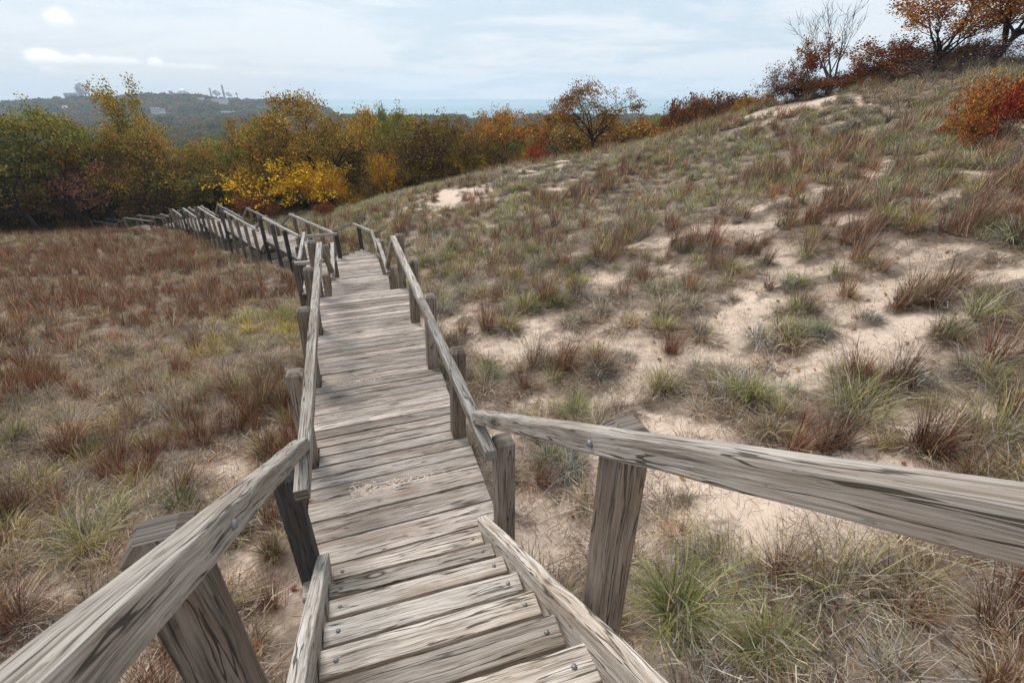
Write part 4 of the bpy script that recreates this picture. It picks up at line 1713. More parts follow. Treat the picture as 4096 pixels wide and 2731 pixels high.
# prototypes in metres
def protos():
    T = {}
    O = dict(round_crown=True, lift=.36, levels=3, nlimb=8, nsub=(6, 5), gnarl=.26, up=.15, spread=1.15)
    T['oak_big'] = make_tree(11, 10, 15, {'olive': 3, 'brown': 1.6, 'ochre': 3}, 32, .19, .34, trunk=.2, levels=3, nlimb=8, nsub=(7, 6), spread=1.2, up=.12, gnarl=.26, rad=.36, round_crown=True, lift=.36)
    T['oak_olive'] = make_tree(12, 10, 10, {'green': 2.2, 'olive': 4, 'ochre': 2}, 28, .18, .33, trunk=.24, **O)
    T['oak_olive2'] = make_tree(13, 9, 9, {'olive': 4, 'brown': 1.6, 'ochre': 2}, 26, .18, .31, trunk=.24, **O)
    T['oak_ochre'] = make_tree(14, 10, 8, {'olive': 1.6, 'ochre': 4, 'orange': .7}, 23, .18, .30, trunk=.27, **O)
    T['oak_orange'] = make_tree(15, 9, 9.5, {'orange': 4, 'ochre': 2.5, 'rust': .7}, 25, .18, .31, trunk=.22, **O)
    T['oak_airy'] = make_tree(16, 12, 7.5, {'ochre': 2, 'olive': 2}, 26, .18, .32, trunk=.36, levels=3, nlimb=6, nsub=(5, 4), up=.4, gnarl=.24)
    T['oak_pink'] = make_tree(17, 9, 9, {'brown': 2, 'pink': 3, 'rust': 1}, 26, .17, .34, trunk=.24, **O)
    T['green'] = make_tree(18, 10, 9, {'green': 5, 'olive': 2}, 28, .2, .34, trunk=.25, **O)
    T['yellowtree'] = make_tree(19, 10, 7, {'ochre': 2, 'yellow': 1.4}, 32, .19, .36, trunk=.3, **O)
    T['shrub_brown'] = make_tree(20, 3.2, 3.6, {'brown': 3, 'ochre': 2, 'olive': 1}, 6, .17, .2, trunk=.12, stems=4, levels=3, nlimb=4, nsub=(4, 3), basespread=.5, rad=.05)
    T['shrub_yellow'] = make_tree(21, 4, 6, {'yellow': 4, 'ochre': 1.6}, 11, .17, .21, trunk=.15, stems=5, levels=2, nlimb=6, nsub=(6,), basespread=.6, rad=.06, spread=1.2)
    T['shrub_rust'] = make_tree(22, 3, 3.4, {'rust': 3, 'brown': 2, 'orange': 1}, 7, .16, .18, trunk=.12, stems=4, levels=3, nlimb=4, nsub=(4, 3), basespread=.5, rad=.05)
    T['shrub_bare'] = make_tree(23, 3.4, 3.6, {'grey': 1}, .6, .1, .15, trunk=.12, stems=6, levels=3, nlimb=4, nsub=(4, 4), basespread=.6, rad=.045, bark='greybark')
    T['understory'] = make_tree(24, 6, 4.5, {'brown': 3, 'ochre': 3, 'olive': 1}, 4, .19, .28, trunk=.35, stems=2, levels=3, nlimb=6, nsub=(5, 4), basespread=.3, rad=.07)
    return T


PT = protos()


def base_h(key):
    return {'oak_big': 10, 'oak_olive': 10, 'oak_olive2': 9, 'oak_ochre': 10, 'oak_orange': 9, 'oak_airy': 12, 'oak_pink': 9, 'green': 10, 'yellowtree': 10,
            'shrub_brown': 3.2, 'shrub_yellow': 4, 'shrub_rust': 3, 'shrub_bare': 3.4, 'understory': 6}[key]


BW = {'oak_big': 15, 'oak_olive': 10, 'oak_olive2': 9, 'oak_ochre': 8, 'oak_orange': 9.5, 'oak_airy': 7.5, 'oak_pink': 9, 'green': 9, 'yellowtree': 7,
      'shrub_brown': 3.6, 'shrub_yellow': 6, 'shrub_rust': 3.4, 'shrub_bare': 3.6, 'understory': 4.5}


def tree_by(key, u, vtop, width, dist, label, cat='tree', name='oak_tree', group=None, color=(1, 1, 1), rz=None):
    """u, vtop, width in pixels of a 2352-wide view; dist metres"""
    u, vtop, width = u * 1.7415, vtop * 1.7415, width * 1.7415
    x, y = pix_at(u, dist)
    z = gz(x, y)
    h = max(1.2, top_z(u, vtop, x, y) - z) * .97
    d = ray(u, vtop)
    depth = math.hypot(x, y) / math.hypot(d[0], d[1])
    w = width / 1890.0 * depth
    s = h / base_h(key)
    sx = w / (BW[key] * s)
    r = random.Random(int(u * 7 + dist))
    return place_tree(name, PT[key], x, y, z - .05, s, r.uniform(0, 6.28) if rz is None else rz, label, cat, group, color, sx)


def front_trees():
    t = tree_by
    # ---- wood edge, left to right
    t('oak_olive', -40, 232, 330, 58, 'dark olive oak cut off by the left edge of the picture', color=(.8, .85, .8))
    t('oak_olive', 75, 230, 210, 61, 'olive green oak with lumpy top, the first whole crown from the left', color=(.95, 1, .9))
    t('oak_olive2', 160, 264, 170, 63, 'yellowish olive oak between the lumpy olive crown and the tall airy oak', color=(1.15, 1.05, .8))
    t('oak_airy', 238, 209, 170, 70, 'tall airy oak with two open tufts standing above the wood, left', color=(1.1, 1, .8))
    t('oak_ochre', 332, 262, 170, 65, 'golden brown oak in front of the wood, right of the tall airy oak', color=(1, .92, .85))
    t('oak_ochre', 270, 322, 130, 64, 'short ochre oak low in front of the tall airy oak', color=(.85, .8, .75))
    t('oak_ochre', 425, 316, 130, 61, 'thin brown oak behind the far end of the boardwalk', color=(.85, .8, .8))
    t('oak_olive2', 505, 318, 120, 56, 'brown-green oak behind the ochre yellow bush', color=(.85, .9, .8))
    t('green', 470, 300, 130, 78, 'soft green tree behind the wood edge, left of the big oak', color=(1.25, 1.25, 1.1))
    t('oak_olive2', 575, 256, 150, 58, 'rusty olive oak touching the big oak on its left', color=(1.1, .95, .8))
    t('oak_big', 718, 207, 330, 48, 'big spreading oak with dark forked trunk above the yellow bush', rz=.4, color=(1.08, .98, .85))
    t('yellowtree', 828, 236, 120, 66, 'yellow-orange tree showing just behind the big oak on its right', color=(1, .9, .8))
    t('green', 868, 222, 60, 90, 'small green treetop poking up beside the lake, behind the yellow-orange tree', color=(.9, 1, .8))
    t('oak_olive2', 835, 300, 140, 50, 'brownish oak with slim trunk right of the big oak', color=(.9, .85, .75))
    t('oak_olive', 928, 240, 165, 56, 'olive oak with rounded crown below the left end of the visible lake', color=(1.05, 1, .75))
    t('oak_olive2', 1010, 256, 150, 53, 'dull brown-olive oak in the middle of the wood edge', color=(.95, .85, .75))
    t('oak_pink', 1085, 272, 150, 53, 'pinkish brown oak left of the orange oaks', color=(.95, .95, .9))
    t('oak_orange', 1172, 240, 175, 50, 'orange oak, left of the two orange crowns by the lake', color=(1, .9, .8))
    t('oak_orange', 1268, 244, 160, 51, 'orange oak, right of the two orange crowns by the lake', color=(.95, .85, .8))
    # ---- lone oak with open crown on the saddle
    t('oak_ochre', 1440, 266, 150, 52, 'yellow-brown tree behind the lone open oak, on its right', color=(.9, .85, .8))
    t('oak_ochre', 1528, 258, 140, 53, 'ochre tree between the lone open oak and the dark red oak', color=(.85, .9, .8))
    t('green', 1590, 246, 150, 70, 'green tree just below the lake horizon, behind the dune', color=(1, 1.05, .9))
    t('oak_olive2', 1370, 272, 170, 52, 'brown-olive oak directly behind the trunk of the lone open oak', color=(.95, .85, .7))
    t('oak_pink', 1480, 254, 60, 96, 'small reddish treetop by the lake behind the lone oak', color=(1.2, .85, .8))
    t('oak_orange', 1610, 214, 85, 50, 'dark rust oak on the dune shoulder, the taller of a pair', color=(.72, .55, .6))
    t('oak_orange', 1668, 226, 80, 52, 'dark rust oak on the dune shoulder, the shorter of a pair', color=(.78, .6, .6))
    t('oak_orange', 1720, 214, 60, 48, 'small golden oak left of the bare sand patch', color=(.95, .95, .8))
    t('oak_orange', 1758, 206, 50, 47, 'small orange oak at the left end of the bare sand patch', color=(1, .9, .8))
    # ---- low thicket that closes the skyline of the ridge
    g = random.Random(12)
    for (u0, u1, v0, v1, n, d0, key, lab) in ((1545, 1790, 246, 232, 11, 50, 'shrub_rust', 'rust-leaved shrub in the low thicket on the dune shoulder'), (1545, 1780, 262, 240, 9, 52, 'shrub_brown', 'brown shrub in the low thicket on the dune shoulder'),
                                         (1790, 2000, 212, 165, 6, 38, 'shrub_rust', 'rust-leaved brush along the dune crest by the bare tree'), (1990, 2260, 165, 120, 10, 34.5, 'shrub_bare', 'grey leafless brush under the oaks on the dune top'),
                                         (1985, 2230, 150, 110, 5, 35.5, 'shrub_rust', 'dark rust brush under the oaks on the dune top')):
        for i in range(n):
            f = (i + g.uniform(.1, .9)) / n
            c = g.uniform(.5, .85)
            t(key, u0 + (u1 - u0) * f, v0 + (v1 - v0) * f + g.uniform(-14, 10), g.uniform(45, 80), d0 + g.uniform(-1, 1.5), lab, 'bush', 'thicket_shrub', 'thicket along the dune crest', (c * .85, c * .92, c * .85))
    # ---- bushes along the wood edge
    t('shrub_yellow', 650, 378, 190, 46, 'big bright yellow bush under the big oak', 'bush', 'yellow_bush', color=(1.35, 1.3, 1))
    t('shrub_yellow', 700, 398, 85, 45, 'orange-yellow bush at the right side of the big yellow bush', 'bush', 'yellow_bush', color=(1.2, 1.0, .9))
    t('shrub_yellow', 512, 392, 75, 48, 'ochre yellow bush left of the big yellow bush', 'bush', 'yellow_bush', color=(.62, .55, .8))
    t('shrub_yellow', 868, 362, 78, 46, 'thin yellow sapling in front of the brown oaks', 'bush', 'yellow_bush', color=(.95, .8, .8))
    t('shrub_yellow', 1100, 345, 110, 47, 'low yellow bush under the pinkish oak at the dune edge', 'bush', 'yellow_bush', color=(.82, .86, .7))
    t('shrub_yellow', 1204, 352, 50, 46, 'small yellow bush at the dune edge below the orange oaks', 'bush', 'yellow_bush', color=(.9, .88, .7))
    t('shrub_yellow', 1060, 372, 80, 48, 'yellow bush half hidden behind dark stems, left of the low yellow bush', 'bush', 'yellow_bush', color=(.6, .6, .6))
    t('shrub_rust', 1232, 335, 40, 45, 'narrow red sapling beside the grey twigs at the dune edge', 'bush', 'rust_bush', color=(1.3, .85, .7))
    t('shrub_rust', 1000, 412, 60, 45, 'dull pink shrub at the left end of the dune edge', 'bush', 'rust_bush', color=(1.0, .9, .9))
    t('shrub_rust', 698, 478, 40, 36, 'small dark red shrub in the grass behind the second run', 'bush', 'rust_bush', color=(.75, .6, .6))
    t('shrub_rust', 520, 460, 70, 44, 'low dark red shrub behind the stairs handrails', 'bush', 'rust_bush', color=(.7, .6, .6))
    t('shrub_bare', 1290, 300, 90, 48, 'grey leafless thicket between the orange oaks and the lone oak', 'bush', 'bare_bush')
    t('green', 222, 498, 110, 62, 'low bright green bush by the far end of the boardwalk', 'bush', 'green_bush', color=(.9, 1.1, .5))
    t('shrub_brown', 1420, 296, 120, 45, 'brown bush beneath the lone open oak on its right', 'bush', 'brown_bush', color=(1, .9, .8))
    t('shrub_brown', 1500, 284, 110, 47, 'ochre-brown bush on the dune crest right of the lone oak', 'bush', 'brown_bush', color=(1.15, 1, .8))
    t('shrub_brown', 1325, 300, 110, 46, 'brown bush beneath the lone open oak on its left', 'bush', 'brown_bush', color=(.9, .9, .8))


front_trees()


def special_trees():
    # lone oak: open crown, leaves mostly towards the top
    rng_seed = 42
    m = make_tree(rng_seed, 7.5, 8.5, {'brown': 2.5, 'orange': 1.5, 'rust': 1}, 9, .15, .22, trunk=.2, levels=3, nlimb=9, nsub=(7, 5), gnarl=.24, spread=1.2, up=.15, round_crown=True, lift=.34, rad=.2)
    def put(mesh, H, W, u, vtop, width, dist, label, name, cat='tree', color=(1, 1, 1), rz=0.0, dz=0.0):
        u, vtop, width = u * 1.7415, vtop * 1.7415, width * 1.7415
        x, y = pix_at(u, dist)
        z = gz(x, y) + dz
        h = top_z(u, vtop, x, y) - z
        d = ray(u, vtop)
        w = width / 1890 * math.hypot(x, y) / math.hypot(d[0], d[1])
        s = h / H
        place_tree(name, mesh, x, y, z - .05, s, rz, label, cat, None, color, w / (W * s))
    put(m, 7.5, 8.5, 1372, 178, 185, 41, 'lone oak with an open russet crown standing on the dune edge against the lake', 'oak_tree', color=(.7, .78, .58))
    # bare tree on the crest
    mb = make_tree(51, 7, 4, {'grey': 1}, 0, .1, .1, bark='greybark', trunk=.2, nlimb=4, nsub=(4, 4, 3), levels=4, up=.5, gnarl=.13, spread=.8, rad=.17, twig=.014, lean=.12)
    put(mb, 7, 4, 1898, 5, 130, 37, 'bare leafless tree rising from the dune crest', 'bare_tree')
    mt = make_tree(52, 4, 3.4, {'rust': 3, 'brown': 2, 'orange': 1}, 11, .16, .16, trunk=.25, levels=3, nlimb=5, nsub=(5, 4), gnarl=.25)
    put(mt, 4, 3.4, 1856, 100, 78, 37.5, 'small rust oak left of the bare tree', 'oak_tree', color=(.85, .75, .8))
    ms = make_tree(53, 3, 4, {'grey': 2, 'rust': 1}, 1, .14, .16, trunk=.12, stems=4, levels=3, nlimb=5, nsub=(5, 4), basespread=.7, rad=.05, spread=1.1)
    put(ms, 3, 4, 1815, 152, 120, 38, 'thin grey shrub with few leaves at the left end of the crest', 'thin_shrub', 'bush')
    mm = make_tree(54, 5, 5.5, {'rust': 3, 'brown': 2, 'orange': 1.2}, 9, .18, .2, trunk=.15, stems=3, levels=3, nlimb=5, nsub=(5, 4), basespread=.45, rad=.09)
    put(mm, 5, 5.5, 2020, 98, 150, 36, 'low russet oak thicket on the crest right of the bare tree', 'oak_tree', color=(.7, .62, .65))
    put(PT['shrub_rust'], 3, 3.4, 1930, 178, 90, 36.5, 'reddish brush at the foot of the bare tree', 'rust_bush', 'bush', color=(.75, .8, .9))
    mo = make_tree(55, 8, 6.5, {'orange': 4, 'ochre': 1, 'rust': 1.2}, 15, .16, .26, trunk=.28, levels=3, nlimb=7, nsub=(6, 5), gnarl=.24, up=.35)
    put(mo, 8, 6.5, 2122, -45, 205, 34, 'orange oak with full crown at the top of the dune', 'oak_tree', color=(.85, .74, .62))
    md = make_tree(56, 9, 9, {'brown': 2, 'rust': 2, 'orange': 1}, 8, .16, .28, trunk=.27, levels=3, nlimb=7, nsub=(6, 6), gnarl=.27, rad=.24)
    put(md, 9, 9, 2240, -120, 320, 33, 'large dark oak with thinning rust leaves in the top right corner', 'oak_tree', color=(.78, .66, .6), rz=1.2)
    put(ms, 3, 4, 2300, 90, 150, 32, 'dense dark leafless shrub right of the large dark oak', 'thin_shrub', 'bush', color=(.8, .7, .8))
    put(mb, 7, 4, 2400, 20, 160, 31, 'bare tree reaching in from the right edge of the picture', 'bare_tree', rz=2.0)
    put(mb, 7, 4, 2180, 40, 100, 32.5, 'slim bare tree in front of the orange oak', 'bare_tree', rz=3.0)
    put(PT['shrub_bare'], 3.4, 3.6, 2120, 130, 160, 32, 'grey bare thicket under the orange oak', 'bare_bush', 'bush')
    # bare sumac on the slope
    mbs = make_tree(57, 2.4, 3.2, {'grey': 1}, 0, .1, .1, trunk=.14, stems=5, levels=3, nlimb=3, nsub=(3, 3), basespread=.55, rad=.045, gnarl=.2, up=.45, spread=.9)
    put(mbs, 2.4, 3.2, 2052, 205, 115, 25.5, 'leafless dark shrub alone on the right slope', 'bare_bush', 'bush')
    # orange and red oak scrub at the right edge
    mor = make_tree(58, 1.8, 2.4, {'orange': 3, 'rust': 1.5, 'red': 1}, 3, .10, .10, trunk=.12, stems=6, levels=3, nlimb=4, nsub=(4, 4), basespread=.8, rad=.03, spread=1.2)
    mre = make_tree(59, 2.0, 2.2, {'red': 4, 'rust': 1, 'orange': .6}, 4, .10, .10, trunk=.12, stems=6, levels=3, nlimb=4, nsub=(4, 4), basespread=.7, rad=.03, spread=1.2)
    put(mor, 1.8, 2.4, 2278, 190, 105, 20.6, 'orange leaved oak scrub on the slope at the right edge', 'oak_scrub', 'bush')
    put(mor, 1.8, 2.4, 2258, 262, 60, 19.6, 'low trailing orange sprigs below the orange oak scrub', 'oak_scrub', 'bush', color=(.9, .8, .8), rz=2.0)
    put(mre, 2.0, 2.2, 2352, 188, 95, 20.2, 'deep red oak scrub cut by the right edge', 'oak_scrub', 'bush', color=(.75, .7, .8), rz=1)


special_trees()


def filler_wood():
    """trees farther inside the wood and down in the valley"""
    g = random.Random(77)
    keys = ['oak_olive', 'oak_olive2', 'oak_ochre', 'oak_pink', 'green', 'understory', 'oak_orange', 'yellowtree']
    # rows just behind the edge keep the wood dark and closed
    lab = {'oak_olive': 'olive oak among the crowded crowns behind the first row of the wood',
           'oak_olive2': 'brown-green oak among the crowded crowns behind the first row of the wood',
           'oak_ochre': 'ochre oak among the crowded crowns behind the first row of the wood',
           'oak_pink': 'dull pink-brown oak among the crowded crowns behind the first row of the wood',
           'green': 'green tree among the crowded crowns behind the first row of the wood',
           'oak_orange': 'orange oak among the crowded crowns behind the first row of the wood',
           'yellowtree': 'yellowing tree among the crowded crowns behind the first row of the wood'}
    pl = []
    for k in range(1500):
        u = g.uniform(-500, 3000)
        dist = 58 + 100 * g.random() ** 1.3
        x, y = pix_at(u, dist)
        if wood_floor(x, y) < .9:
            continue
        sep = 3.4 + dist * .018
        if any((x - a) ** 2 + (y - b) ** 2 < sep * sep for a, b in pl):
            continue
        pl.append((x, y))
        key = g.choices(keys[:5] + keys[6:], [3, 3, 2, 1, 2.4, 1.0, .4])[0]
        z = gz(x, y)
        h = g.uniform(7.5, 10.5)
        # keep the fill below the sight line that the front row sets
        cap = S + (-.036 - .01 * g.random()) * dist if u < 1500 else S + (-.045 - .02 * g.random()) * dist
        if u < 420:
            cap = S - .05 * dist
        h = min(h, cap - z)
        if h < 3:
            continue
        c = g.uniform(.75, 1.1)
        s = h / base_h(key)
        place_tree('oak_tree' if 'oak' in key else 'leafy_tree', PT[key], x, y, z - .1, s, g.uniform(0, 6.28), lab[key], 'tree', 'crowded trees inside the wood', (c * g.uniform(.9, 1.1), c, c * g.uniform(.8, 1)), g.uniform(.9, 1.2))
    # stems and saplings along the edge
    n = 0
    for k in range(400):
        u = g.uniform(-350, 2050)
        ang = math.degrees(math.atan2(*pix_at(u, 50)))
        edge = float(np.interp(ang, [-80, -50, -45, -38, -32, -25, -18, -8, 0, 8], [58, 58, 61, 63, 58, 50, 45, 44, 44, 47]))
        dist = edge + g.uniform(-.5, 13)
        x, y = pix_at(u, dist)
        if any((x - a) ** 2 + (y - b) ** 2 < 2.2 for a, b in pl):
            continue
        pl.append((x, y))
        z = gz(x, y)
        key = g.choices(['understory', 'shrub_brown', 'shrub_rust'], [5, 2.4, .5])[0]
        h = g.uniform(3.2, 6.0) if key == 'understory' else g.uniform(1.2, 2.8)
        c = g.uniform(.4, .75)  # dark tint puts the deep shade under the trees into the leaf colour
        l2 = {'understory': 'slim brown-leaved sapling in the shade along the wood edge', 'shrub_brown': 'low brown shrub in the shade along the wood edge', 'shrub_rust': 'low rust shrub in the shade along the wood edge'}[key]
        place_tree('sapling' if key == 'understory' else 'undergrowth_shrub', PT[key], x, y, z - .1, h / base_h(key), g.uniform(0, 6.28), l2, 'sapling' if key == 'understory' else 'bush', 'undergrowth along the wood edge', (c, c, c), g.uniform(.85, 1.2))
        n += 1
        if n > 120:
            break


filler_wood()


# ------------------------------------------------------------------ far wood, hill, buildings
def far_wood():
    g = np.random.default_rng(91)
    col = bpy.data.collections.new('far_tree_shapes')
    for i in range(5):
        n = 300
        P = g.normal(0, 1, (n, 3))
        P /= np.linalg.norm(P, axis=1)[:, None]
        P *= (g.uniform(.45, 1, n) ** .5)[:, None]
        P *= np.array([.5, .5, .46])
        P += np.stack([g.normal(0, .06, n), g.normal(0, .06, n), .52 + g.normal(0, .05, n)], 1)
        A = g.normal(0, 1, (n, 3))
        A /= np.linalg.norm(A, axis=1)[:, None]
        B = np.cross(A, g.normal(0, 1, (n, 3)))
        B /= np.linalg.norm(B, axis=1)[:, None]
        s = .10 * g.uniform(.6, 1.4, n)
        V = np.stack([P - A * s[:, None], P + B * s[:, None] * .8, P + A * s[:, None], P - B * s[:, None] * .8], 1).reshape(-1, 3)
        c = np.repeat(g.uniform(.75, 1.25, (n, 1)), 3, 1)
        me = mesh_np('far_tree_shape', V, np.arange(n * 4).reshape(-1, 4), np.repeat(c, 4, 0))
        me.materials.append(M['grass'])
        o = bpy.data.objects.new('far_tree_shape', me)
        col.objects.link(o)
    n = 26000
    r = 150 * (2300 / 150) ** g.uniform(0, 1, n) ** .8
    th = np.radians(g.uniform(-56, 20, n))
    x, y = r * np.sin(th), r * np.cos(th)
    z = base_z(x, y)
    k = (z > -29.2)
    x, y, z, r = x[k], y[k], z[k], r[k]
    m = len(x)
    hgt = g.uniform(6, 11.5, m) * np.interp(r, [150, 400, 1500], [1, 1, 1.25])
    # open, brushy ground between the woods
    opn = fbm(x / 90, y / 140, 7, 2)
    hgt = np.where((opn > .56) & (r > 350), hgt * .45, hgt)
    pal = np.array([(.10, .11, .04), (.14, .12, .045), (.19, .12, .045), (.23, .12, .045), (.08, .10, .045), (.045, .07, .035), (.17, .15, .11), (.12, .14, .07)])
    f = fbm(x / 55, y / 55, 19, 3) + g.normal(0, .13, m)
    ci = np.clip(((f - .22) / .56 * 8).astype(int), 0, 7)
    tint = pal[ci] * g.uniform(.8, 1.25, (m, 1))
    w = hgt * g.uniform(.9, 1.35, m)
    scatter('far_woods', 'hazy autumn woods covering the valley and the hill beyond', np.stack([x, y, z - .4], 1), np.stack([0 * x, 0 * x, g.uniform(0, 6.28, m)], 1), np.stack([w, w, hgt], 1), tint, col)


far_wood()


def flat_mat(name, c, rough=.8):
    m, t, out = new_mat(name)
    b = t.n('ShaderNodeBsdfPrincipled')
    tc = t.n('ShaderNodeTexCoord')
    n = t.noise(tc.outputs['Object'], .4, 4)
    t.link(t.mix(n, [q * .88 for q in c], c), b.inputs['Base Color'])
    b.inputs['Roughness'].default_value = rough
    t.link(b.outputs[0], out.inputs[0])
    return m


M['white'] = flat_mat('white_paint', (.6, .61, .62))
M['roofgrey'] = flat_mat('grey_roof', (.16, .17, .19))
M['slab'] = flat_mat('blue_grey_concrete', (.20, .23, .28))
M['stack'] = flat_mat('pale_concrete', (.42, .43, .45))
M['pane'] = flat_mat('dark_window', (.05, .06, .07), .2)


def box(parent, name, c, s, mat, rz=0):
    mb = MB(1)
    x, y, z = c
    a, b, h = s
    v = [(x - a / 2, y - b / 2), (x + a / 2, y - b / 2), (x + a / 2, y + b / 2), (x - a / 2, y + b / 2)]
    mb.prism(v, z, z + h)
    return mb.build(name, M[mat], parent, 0)


def gable(parent, name, c, s, h, mat):
    x, y, z = c
    a, b = s
    V = [(x - a / 2, y - b / 2, z), (x + a / 2, y - b / 2, z), (x + a / 2, y + b / 2, z), (x - a / 2, y + b / 2, z), (x - a / 2, y, z + h), (x + a / 2, y, z + h)]
    me = bpy.data.meshes.new(name)
    me.from_pydata(V, [], [(0, 1, 5, 4), (2, 3, 4, 5), (0, 4, 3), (1, 2, 5), (0, 3, 2, 1)])
    return link(name, me, M[mat], parent)


def far_buildings():
    def hit(u, v):
        d = ray(u, v)
        t = 300.0
        while t < 2300:
            q = np.array([0, 0, S]) + d * t
            if q[2] < base_z(q[0], q[1])[0] + 5:
                break
            t += 4
        return q[0], q[1], float(base_z(q[0], q[1])[0])

    def spot(u, dist, v=None):
        x, y = pix_at(u, dist)
        z = float(base_z(x, y)[0]) if v is None else S + dist / math.hypot(ray(u, v)[0], ray(u, v)[1]) * ray(u, v)[2]
        return x, y, z
    def face(x, y):
        return -math.atan2(x, y)
    # white gabled house on the valley side
    x, y, zt = hit(625, 452)
    zt += 5
    r = empty('house', (x, y, zt), 'white gabled house among the trees below the far hill', 'house', None, face(x, y))
    box(r, 'wall', (0, 0, -6), (11, 8, 9.5), 'white')
    gable(r, 'roof', (0, 0, 3.5), (11.6, 8.8), 4, 'roofgrey')
    box(r, 'wing', (8.2, -1, -6), (6, 7, 8.5), 'white')
    gable(r, 'roof', (8.2, -1, 2.5), (6.6, 7.6), 3, 'roofgrey')
    for k in range(3):
        box(r, 'window', (-3.2 + 3 * k, -4.05, .4), (1.3, .15, 1.6), 'pane')
    box(r, 'porch', (4, -5, -2.6), (14, 2.2, .4), 'white')
    # low white houses
    for (u, d, v, w, lab) in ((880, 900, 405, 22, 'long low white building high on the far hill'), (932, 560, 456, 26, 'low white roofed building behind the trees left of the big oak'), (1048, 1000, 409, 8, 'small white house at the right end of the far hill'), (806, 950, 400, 8, 'pale little house below the two tall chimneys')):
        x, y, z = hit(u, v)
        z += 4.5
        w = w * math.hypot(x, y) / d
        r = empty('house', (x, y, z), lab, 'house', None, face(x, y))
        box(r, 'wall', (0, 0, -8), (w, 7, 10.2), 'white')
        gable(r, 'roof', (0, 0, 2.2), (w + 1, 8), 1.8, 'roofgrey')
    # white domed building
    x, y, z = hit(266, 445)
    z += 6
    r = empty('domed_building', (x, y, z), 'little white domed building at the left foot of the hill', 'building', None, face(x, y))
    V, Q = [], []
    for i in range(7):
        a = math.pi / 2 * i / 6
        for j in range(20):
            b = 2 * math.pi * j / 20
            V.append((5 * math.cos(a) * math.cos(b), 5 * math.cos(a) * math.sin(b), 1 + 4.6 * math.sin(a)))
    for i in range(6):
        for j in range(20):
            Q.append((i * 20 + j, i * 20 + (j + 1) % 20, (i + 1) * 20 + (j + 1) % 20, (i + 1) * 20 + j))
    link('dome', mesh_np('dome', V, Q, None, True), M['white'], r)
    V = [(5.3 * math.cos(2 * math.pi * j / 20), 5.3 * math.sin(2 * math.pi * j / 20), zz) for zz in (-9, 1.05) for j in range(20)]
    link('wall', mesh_np('wall', V, [(j, (j + 1) % 20, 20 + (j + 1) % 20, 20 + j) for j in range(20)], None, True), M['slab'], r)
    # power station block far left
    D = 1500
    x, y, z = spot(293, D, 417)
    r = empty('power_station', (x, y, z), 'blue-grey power station block on the far shore at left', 'building', None, face(x, y))
    k = D / 1890 / 0.9
    V = [(-13 * k, -9 * k, -30), (16 * k, -9 * k, -30), (16 * k, 9 * k, -30), (-13 * k, 9 * k, -30), (-16 * k, -9 * k, 24 * k), (11 * k, -9 * k, 25 * k), (11 * k, 9 * k, 25 * k), (-16 * k, 9 * k, 24 * k)]
    link('tower_block', mesh_np('tower_block', V, [(0, 1, 5, 4), (1, 2, 6, 5), (2, 3, 7, 6), (3, 0, 4, 7), (4, 5, 6, 7)]), M['slab'], r)
    box(r, 'hall', (30 * k, 0, -30), (28 * k, 14 * k, 30 + 11 * k), 'slab')
    box(r, 'annex', (10 * k, -12 * k, -30), (20 * k, 8 * k, 30 + 12 * k), 'slab')
    # two chimneys
    for (u, vt, vb, wd, lab) in ((848, 352, 385, 4.2, 'shorter of the two power plant chimneys behind the hill'), (899, 340, 388, 5.2, 'taller of the two power plant chimneys behind the hill')):
        x, y, zb = spot(u, 1500, vb)
        zt = spot(u, 1500, vt)[2]
        r = empty('chimney', (x, y, zb - 25), lab, 'chimney')
        n = 16
        kk = 1500 / 1890 / .95
        rad = [(0, wd * .62), (.92, wd * .5), (1.0, wd * .5)]
        H = zt - zb + 25
        V = [(rd * kk * math.cos(2 * math.pi * j / n), rd * kk * math.sin(2 * math.pi * j / n), H * f) for f, rd in rad for j in range(n)]
        Q = [(i * n + j, i * n + (j + 1) % n, (i + 1) * n + (j + 1) % n, (i + 1) * n + j) for i in range(2) for j in range(n)]
        link('shaft', mesh_np('shaft', V, Q, None, True), M['stack'], r)
        V = [(wd * .6 * kk * math.cos(2 * math.pi * j / n), wd * .6 * kk * math.sin(2 * math.pi * j / n), zz) for zz in (H * .62, H * .68) for j in range(n)]
        link('gallery', mesh_np('gallery', V, [(j, (j + 1) % n, n + (j + 1) % n, n + j) for j in range(n)], None, True), M['roofgrey'], r)
    # a thin mast right of the chimneys
    x, y, zb = spot(951, 1500, 392)
    mb = MB(3)
    mb.beam((x, y, zb - 10), (x, y, spot(951, 1500, 380)[2]), 1.4, 1.4)
    tag(mb.build('mast', M['stack'], None, 0), 'thin mast right of the taller chimney', 'mast')


far_buildings()


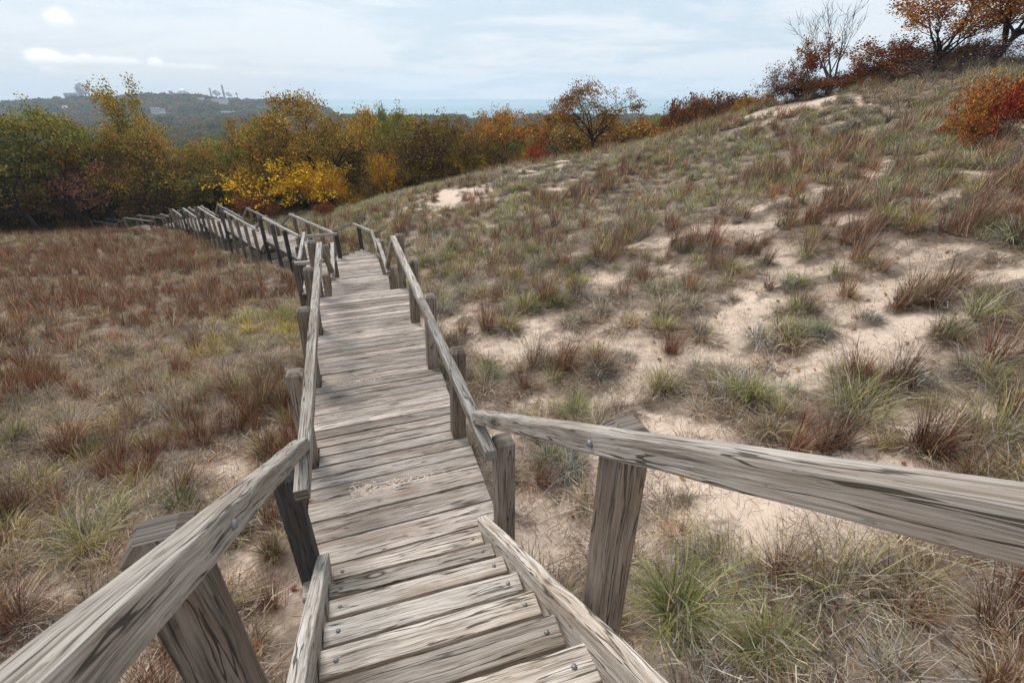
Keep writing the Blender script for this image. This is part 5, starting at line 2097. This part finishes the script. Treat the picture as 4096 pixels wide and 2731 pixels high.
def smoke():
    m, t, out = new_mat('white_steam')
    p = t.n('ShaderNodeBsdfPrincipled')
    p.inputs['Base Color'].default_value = (.985, .985, .99, 1)
    p.inputs['Roughness'].default_value = 1.0
    p.inputs['Specular IOR Level'].default_value = 0.0
    p.inputs['Subsurface Weight'].default_value = 1.0
    p.inputs['Subsurface Radius'].default_value = (8, 8, 8)
    p.inputs['Subsurface Scale'].default_value = 1.0
    t.link(p.outputs[0], out.inputs[0])
    import bmesh
    from mathutils import noise as mn
    def puff(label, balls, dist):
        bm = bmesh.new()
        c0 = None
        for (u, v, rad) in balls:
            dd = ray(u, v)
            p = Vector(dd) * (dist / math.hypot(dd[0], dd[1])) + Vector((0, 0, S))
            if c0 is None:
                c0 = p
            q = rad / 1890 * dist / .95
            ret = bmesh.ops.create_icosphere(bm, subdivisions=4, radius=q)
            for vv in ret['verts']:
                n = vv.co.normalized()
                k = 1 + .38 * mn.fractal(n * 1.6 + p * .03, .9, 2.0, 5)
                vv.co = Vector((vv.co.x * k, vv.co.y * k, vv.co.z * k)) + p - c0
        me = bpy.data.meshes.new('steam_plume')
        bm.to_mesh(me)
        bm.free()
        for p in me.polygons:
            p.use_smooth = True
        o = link('steam_plume', me, m)
        o.location = c0
        tag(o, label, 'steam plume')
    puff('tall white steam plume above the power station', [(324, 381, 4), (321, 372, 6), (318, 362, 8), (330, 354, 13), (318, 350, 11), (340, 350, 9), (327, 344, 9)], 1550)
    puff('white steam puff over the left part of the hill crest', [(683, 372, 5), (681, 366, 5), (690, 374, 4)], 1560)
    puff('white steam bank low behind the hill crest', [(720, 372, 6), (732, 370, 9), (745, 373, 7), (757, 376, 5)], 1560)
    puff('pale steam drifting between the two chimneys', [(858, 368, 6), (866, 372, 8), (875, 374, 5)], 1560)
    puff('pale steam right of the taller chimney', [(910, 374, 6), (918, 378, 6)], 1560)
    puff('small steam wisp at the top of the mast', [(946, 376, 3), (943, 373, 3)], 1560)


smoke()


def fallen_log():
    """grey fallen wood on the right slope"""
    x, y = ground_hit(3430, 515)
    r = empty('fallen_log', (x, y, gz(x, y)), 'weathered grey fallen branches lying on the right slope', 'log')
    rng = random.Random(4)
    x2, y2 = ground_hit(3230, 575)
    dx, dy = x2 - x, y2 - y
    L = math.hypot(dx, dy)
    for k in range(7):
        segs = []
        p = Vector((rng.uniform(-.3, .3), rng.uniform(-.3, .3), .12 + .06 * k * .5))
        d = Vector((dx / L, dy / L, 0))
        rad = rng.uniform(.05, .15) if k < 3 else rng.uniform(.02, .05)
        n = 6
        ll = L * rng.uniform(.6, 1.0)
        for i in range(n):
            dd = (d + Vector((rng.gauss(0, .14), rng.gauss(0, .14), rng.gauss(0, .05)))).normalized()
            q = p + dd * (ll / n)
            q.z = gz(x + q.x, y + q.y) - gz(x, y) + .10 + .03 * k
            segs.append((p, q, rad * (1 - i / (n + 2)), rad * (1 - (i + 1) / (n + 2))))
            p = q
        link('log' if k < 3 else 'branch', wood_mesh(segs, 'branch'), M['log'], r)


fallen_log()


def haze():
    m = bpy.data.materials.new('valley_haze')
    m.use_nodes = True
    t = NT(m.node_tree)
    out = t.n('ShaderNodeOutputMaterial')
    v = t.n('ShaderNodeVolumePrincipled')
    v.inputs['Color'].default_value = (.76, .88, 1.0, 1)
    v.inputs['Density'].default_value = 0.0003
    v.inputs['Anisotropy'].default_value = .2
    t.link(v.outputs[0], out.inputs['Volume'])
    V = [(x, y, z) for z in (-47, 92) for x, y in ((-3100, -700), (3100, -700), (3100, 3100), (-3100, 3100))]
    me = mesh_np('haze', V, [(3, 2, 1, 0), (4, 5, 6, 7), (0, 1, 5, 4), (1, 2, 6, 5), (2, 3, 7, 6), (3, 0, 4, 7)])
    o = link('haze', me, m)
    tag(o, 'thin pale blue haze over the valley and lake', kind='stuff')


haze()
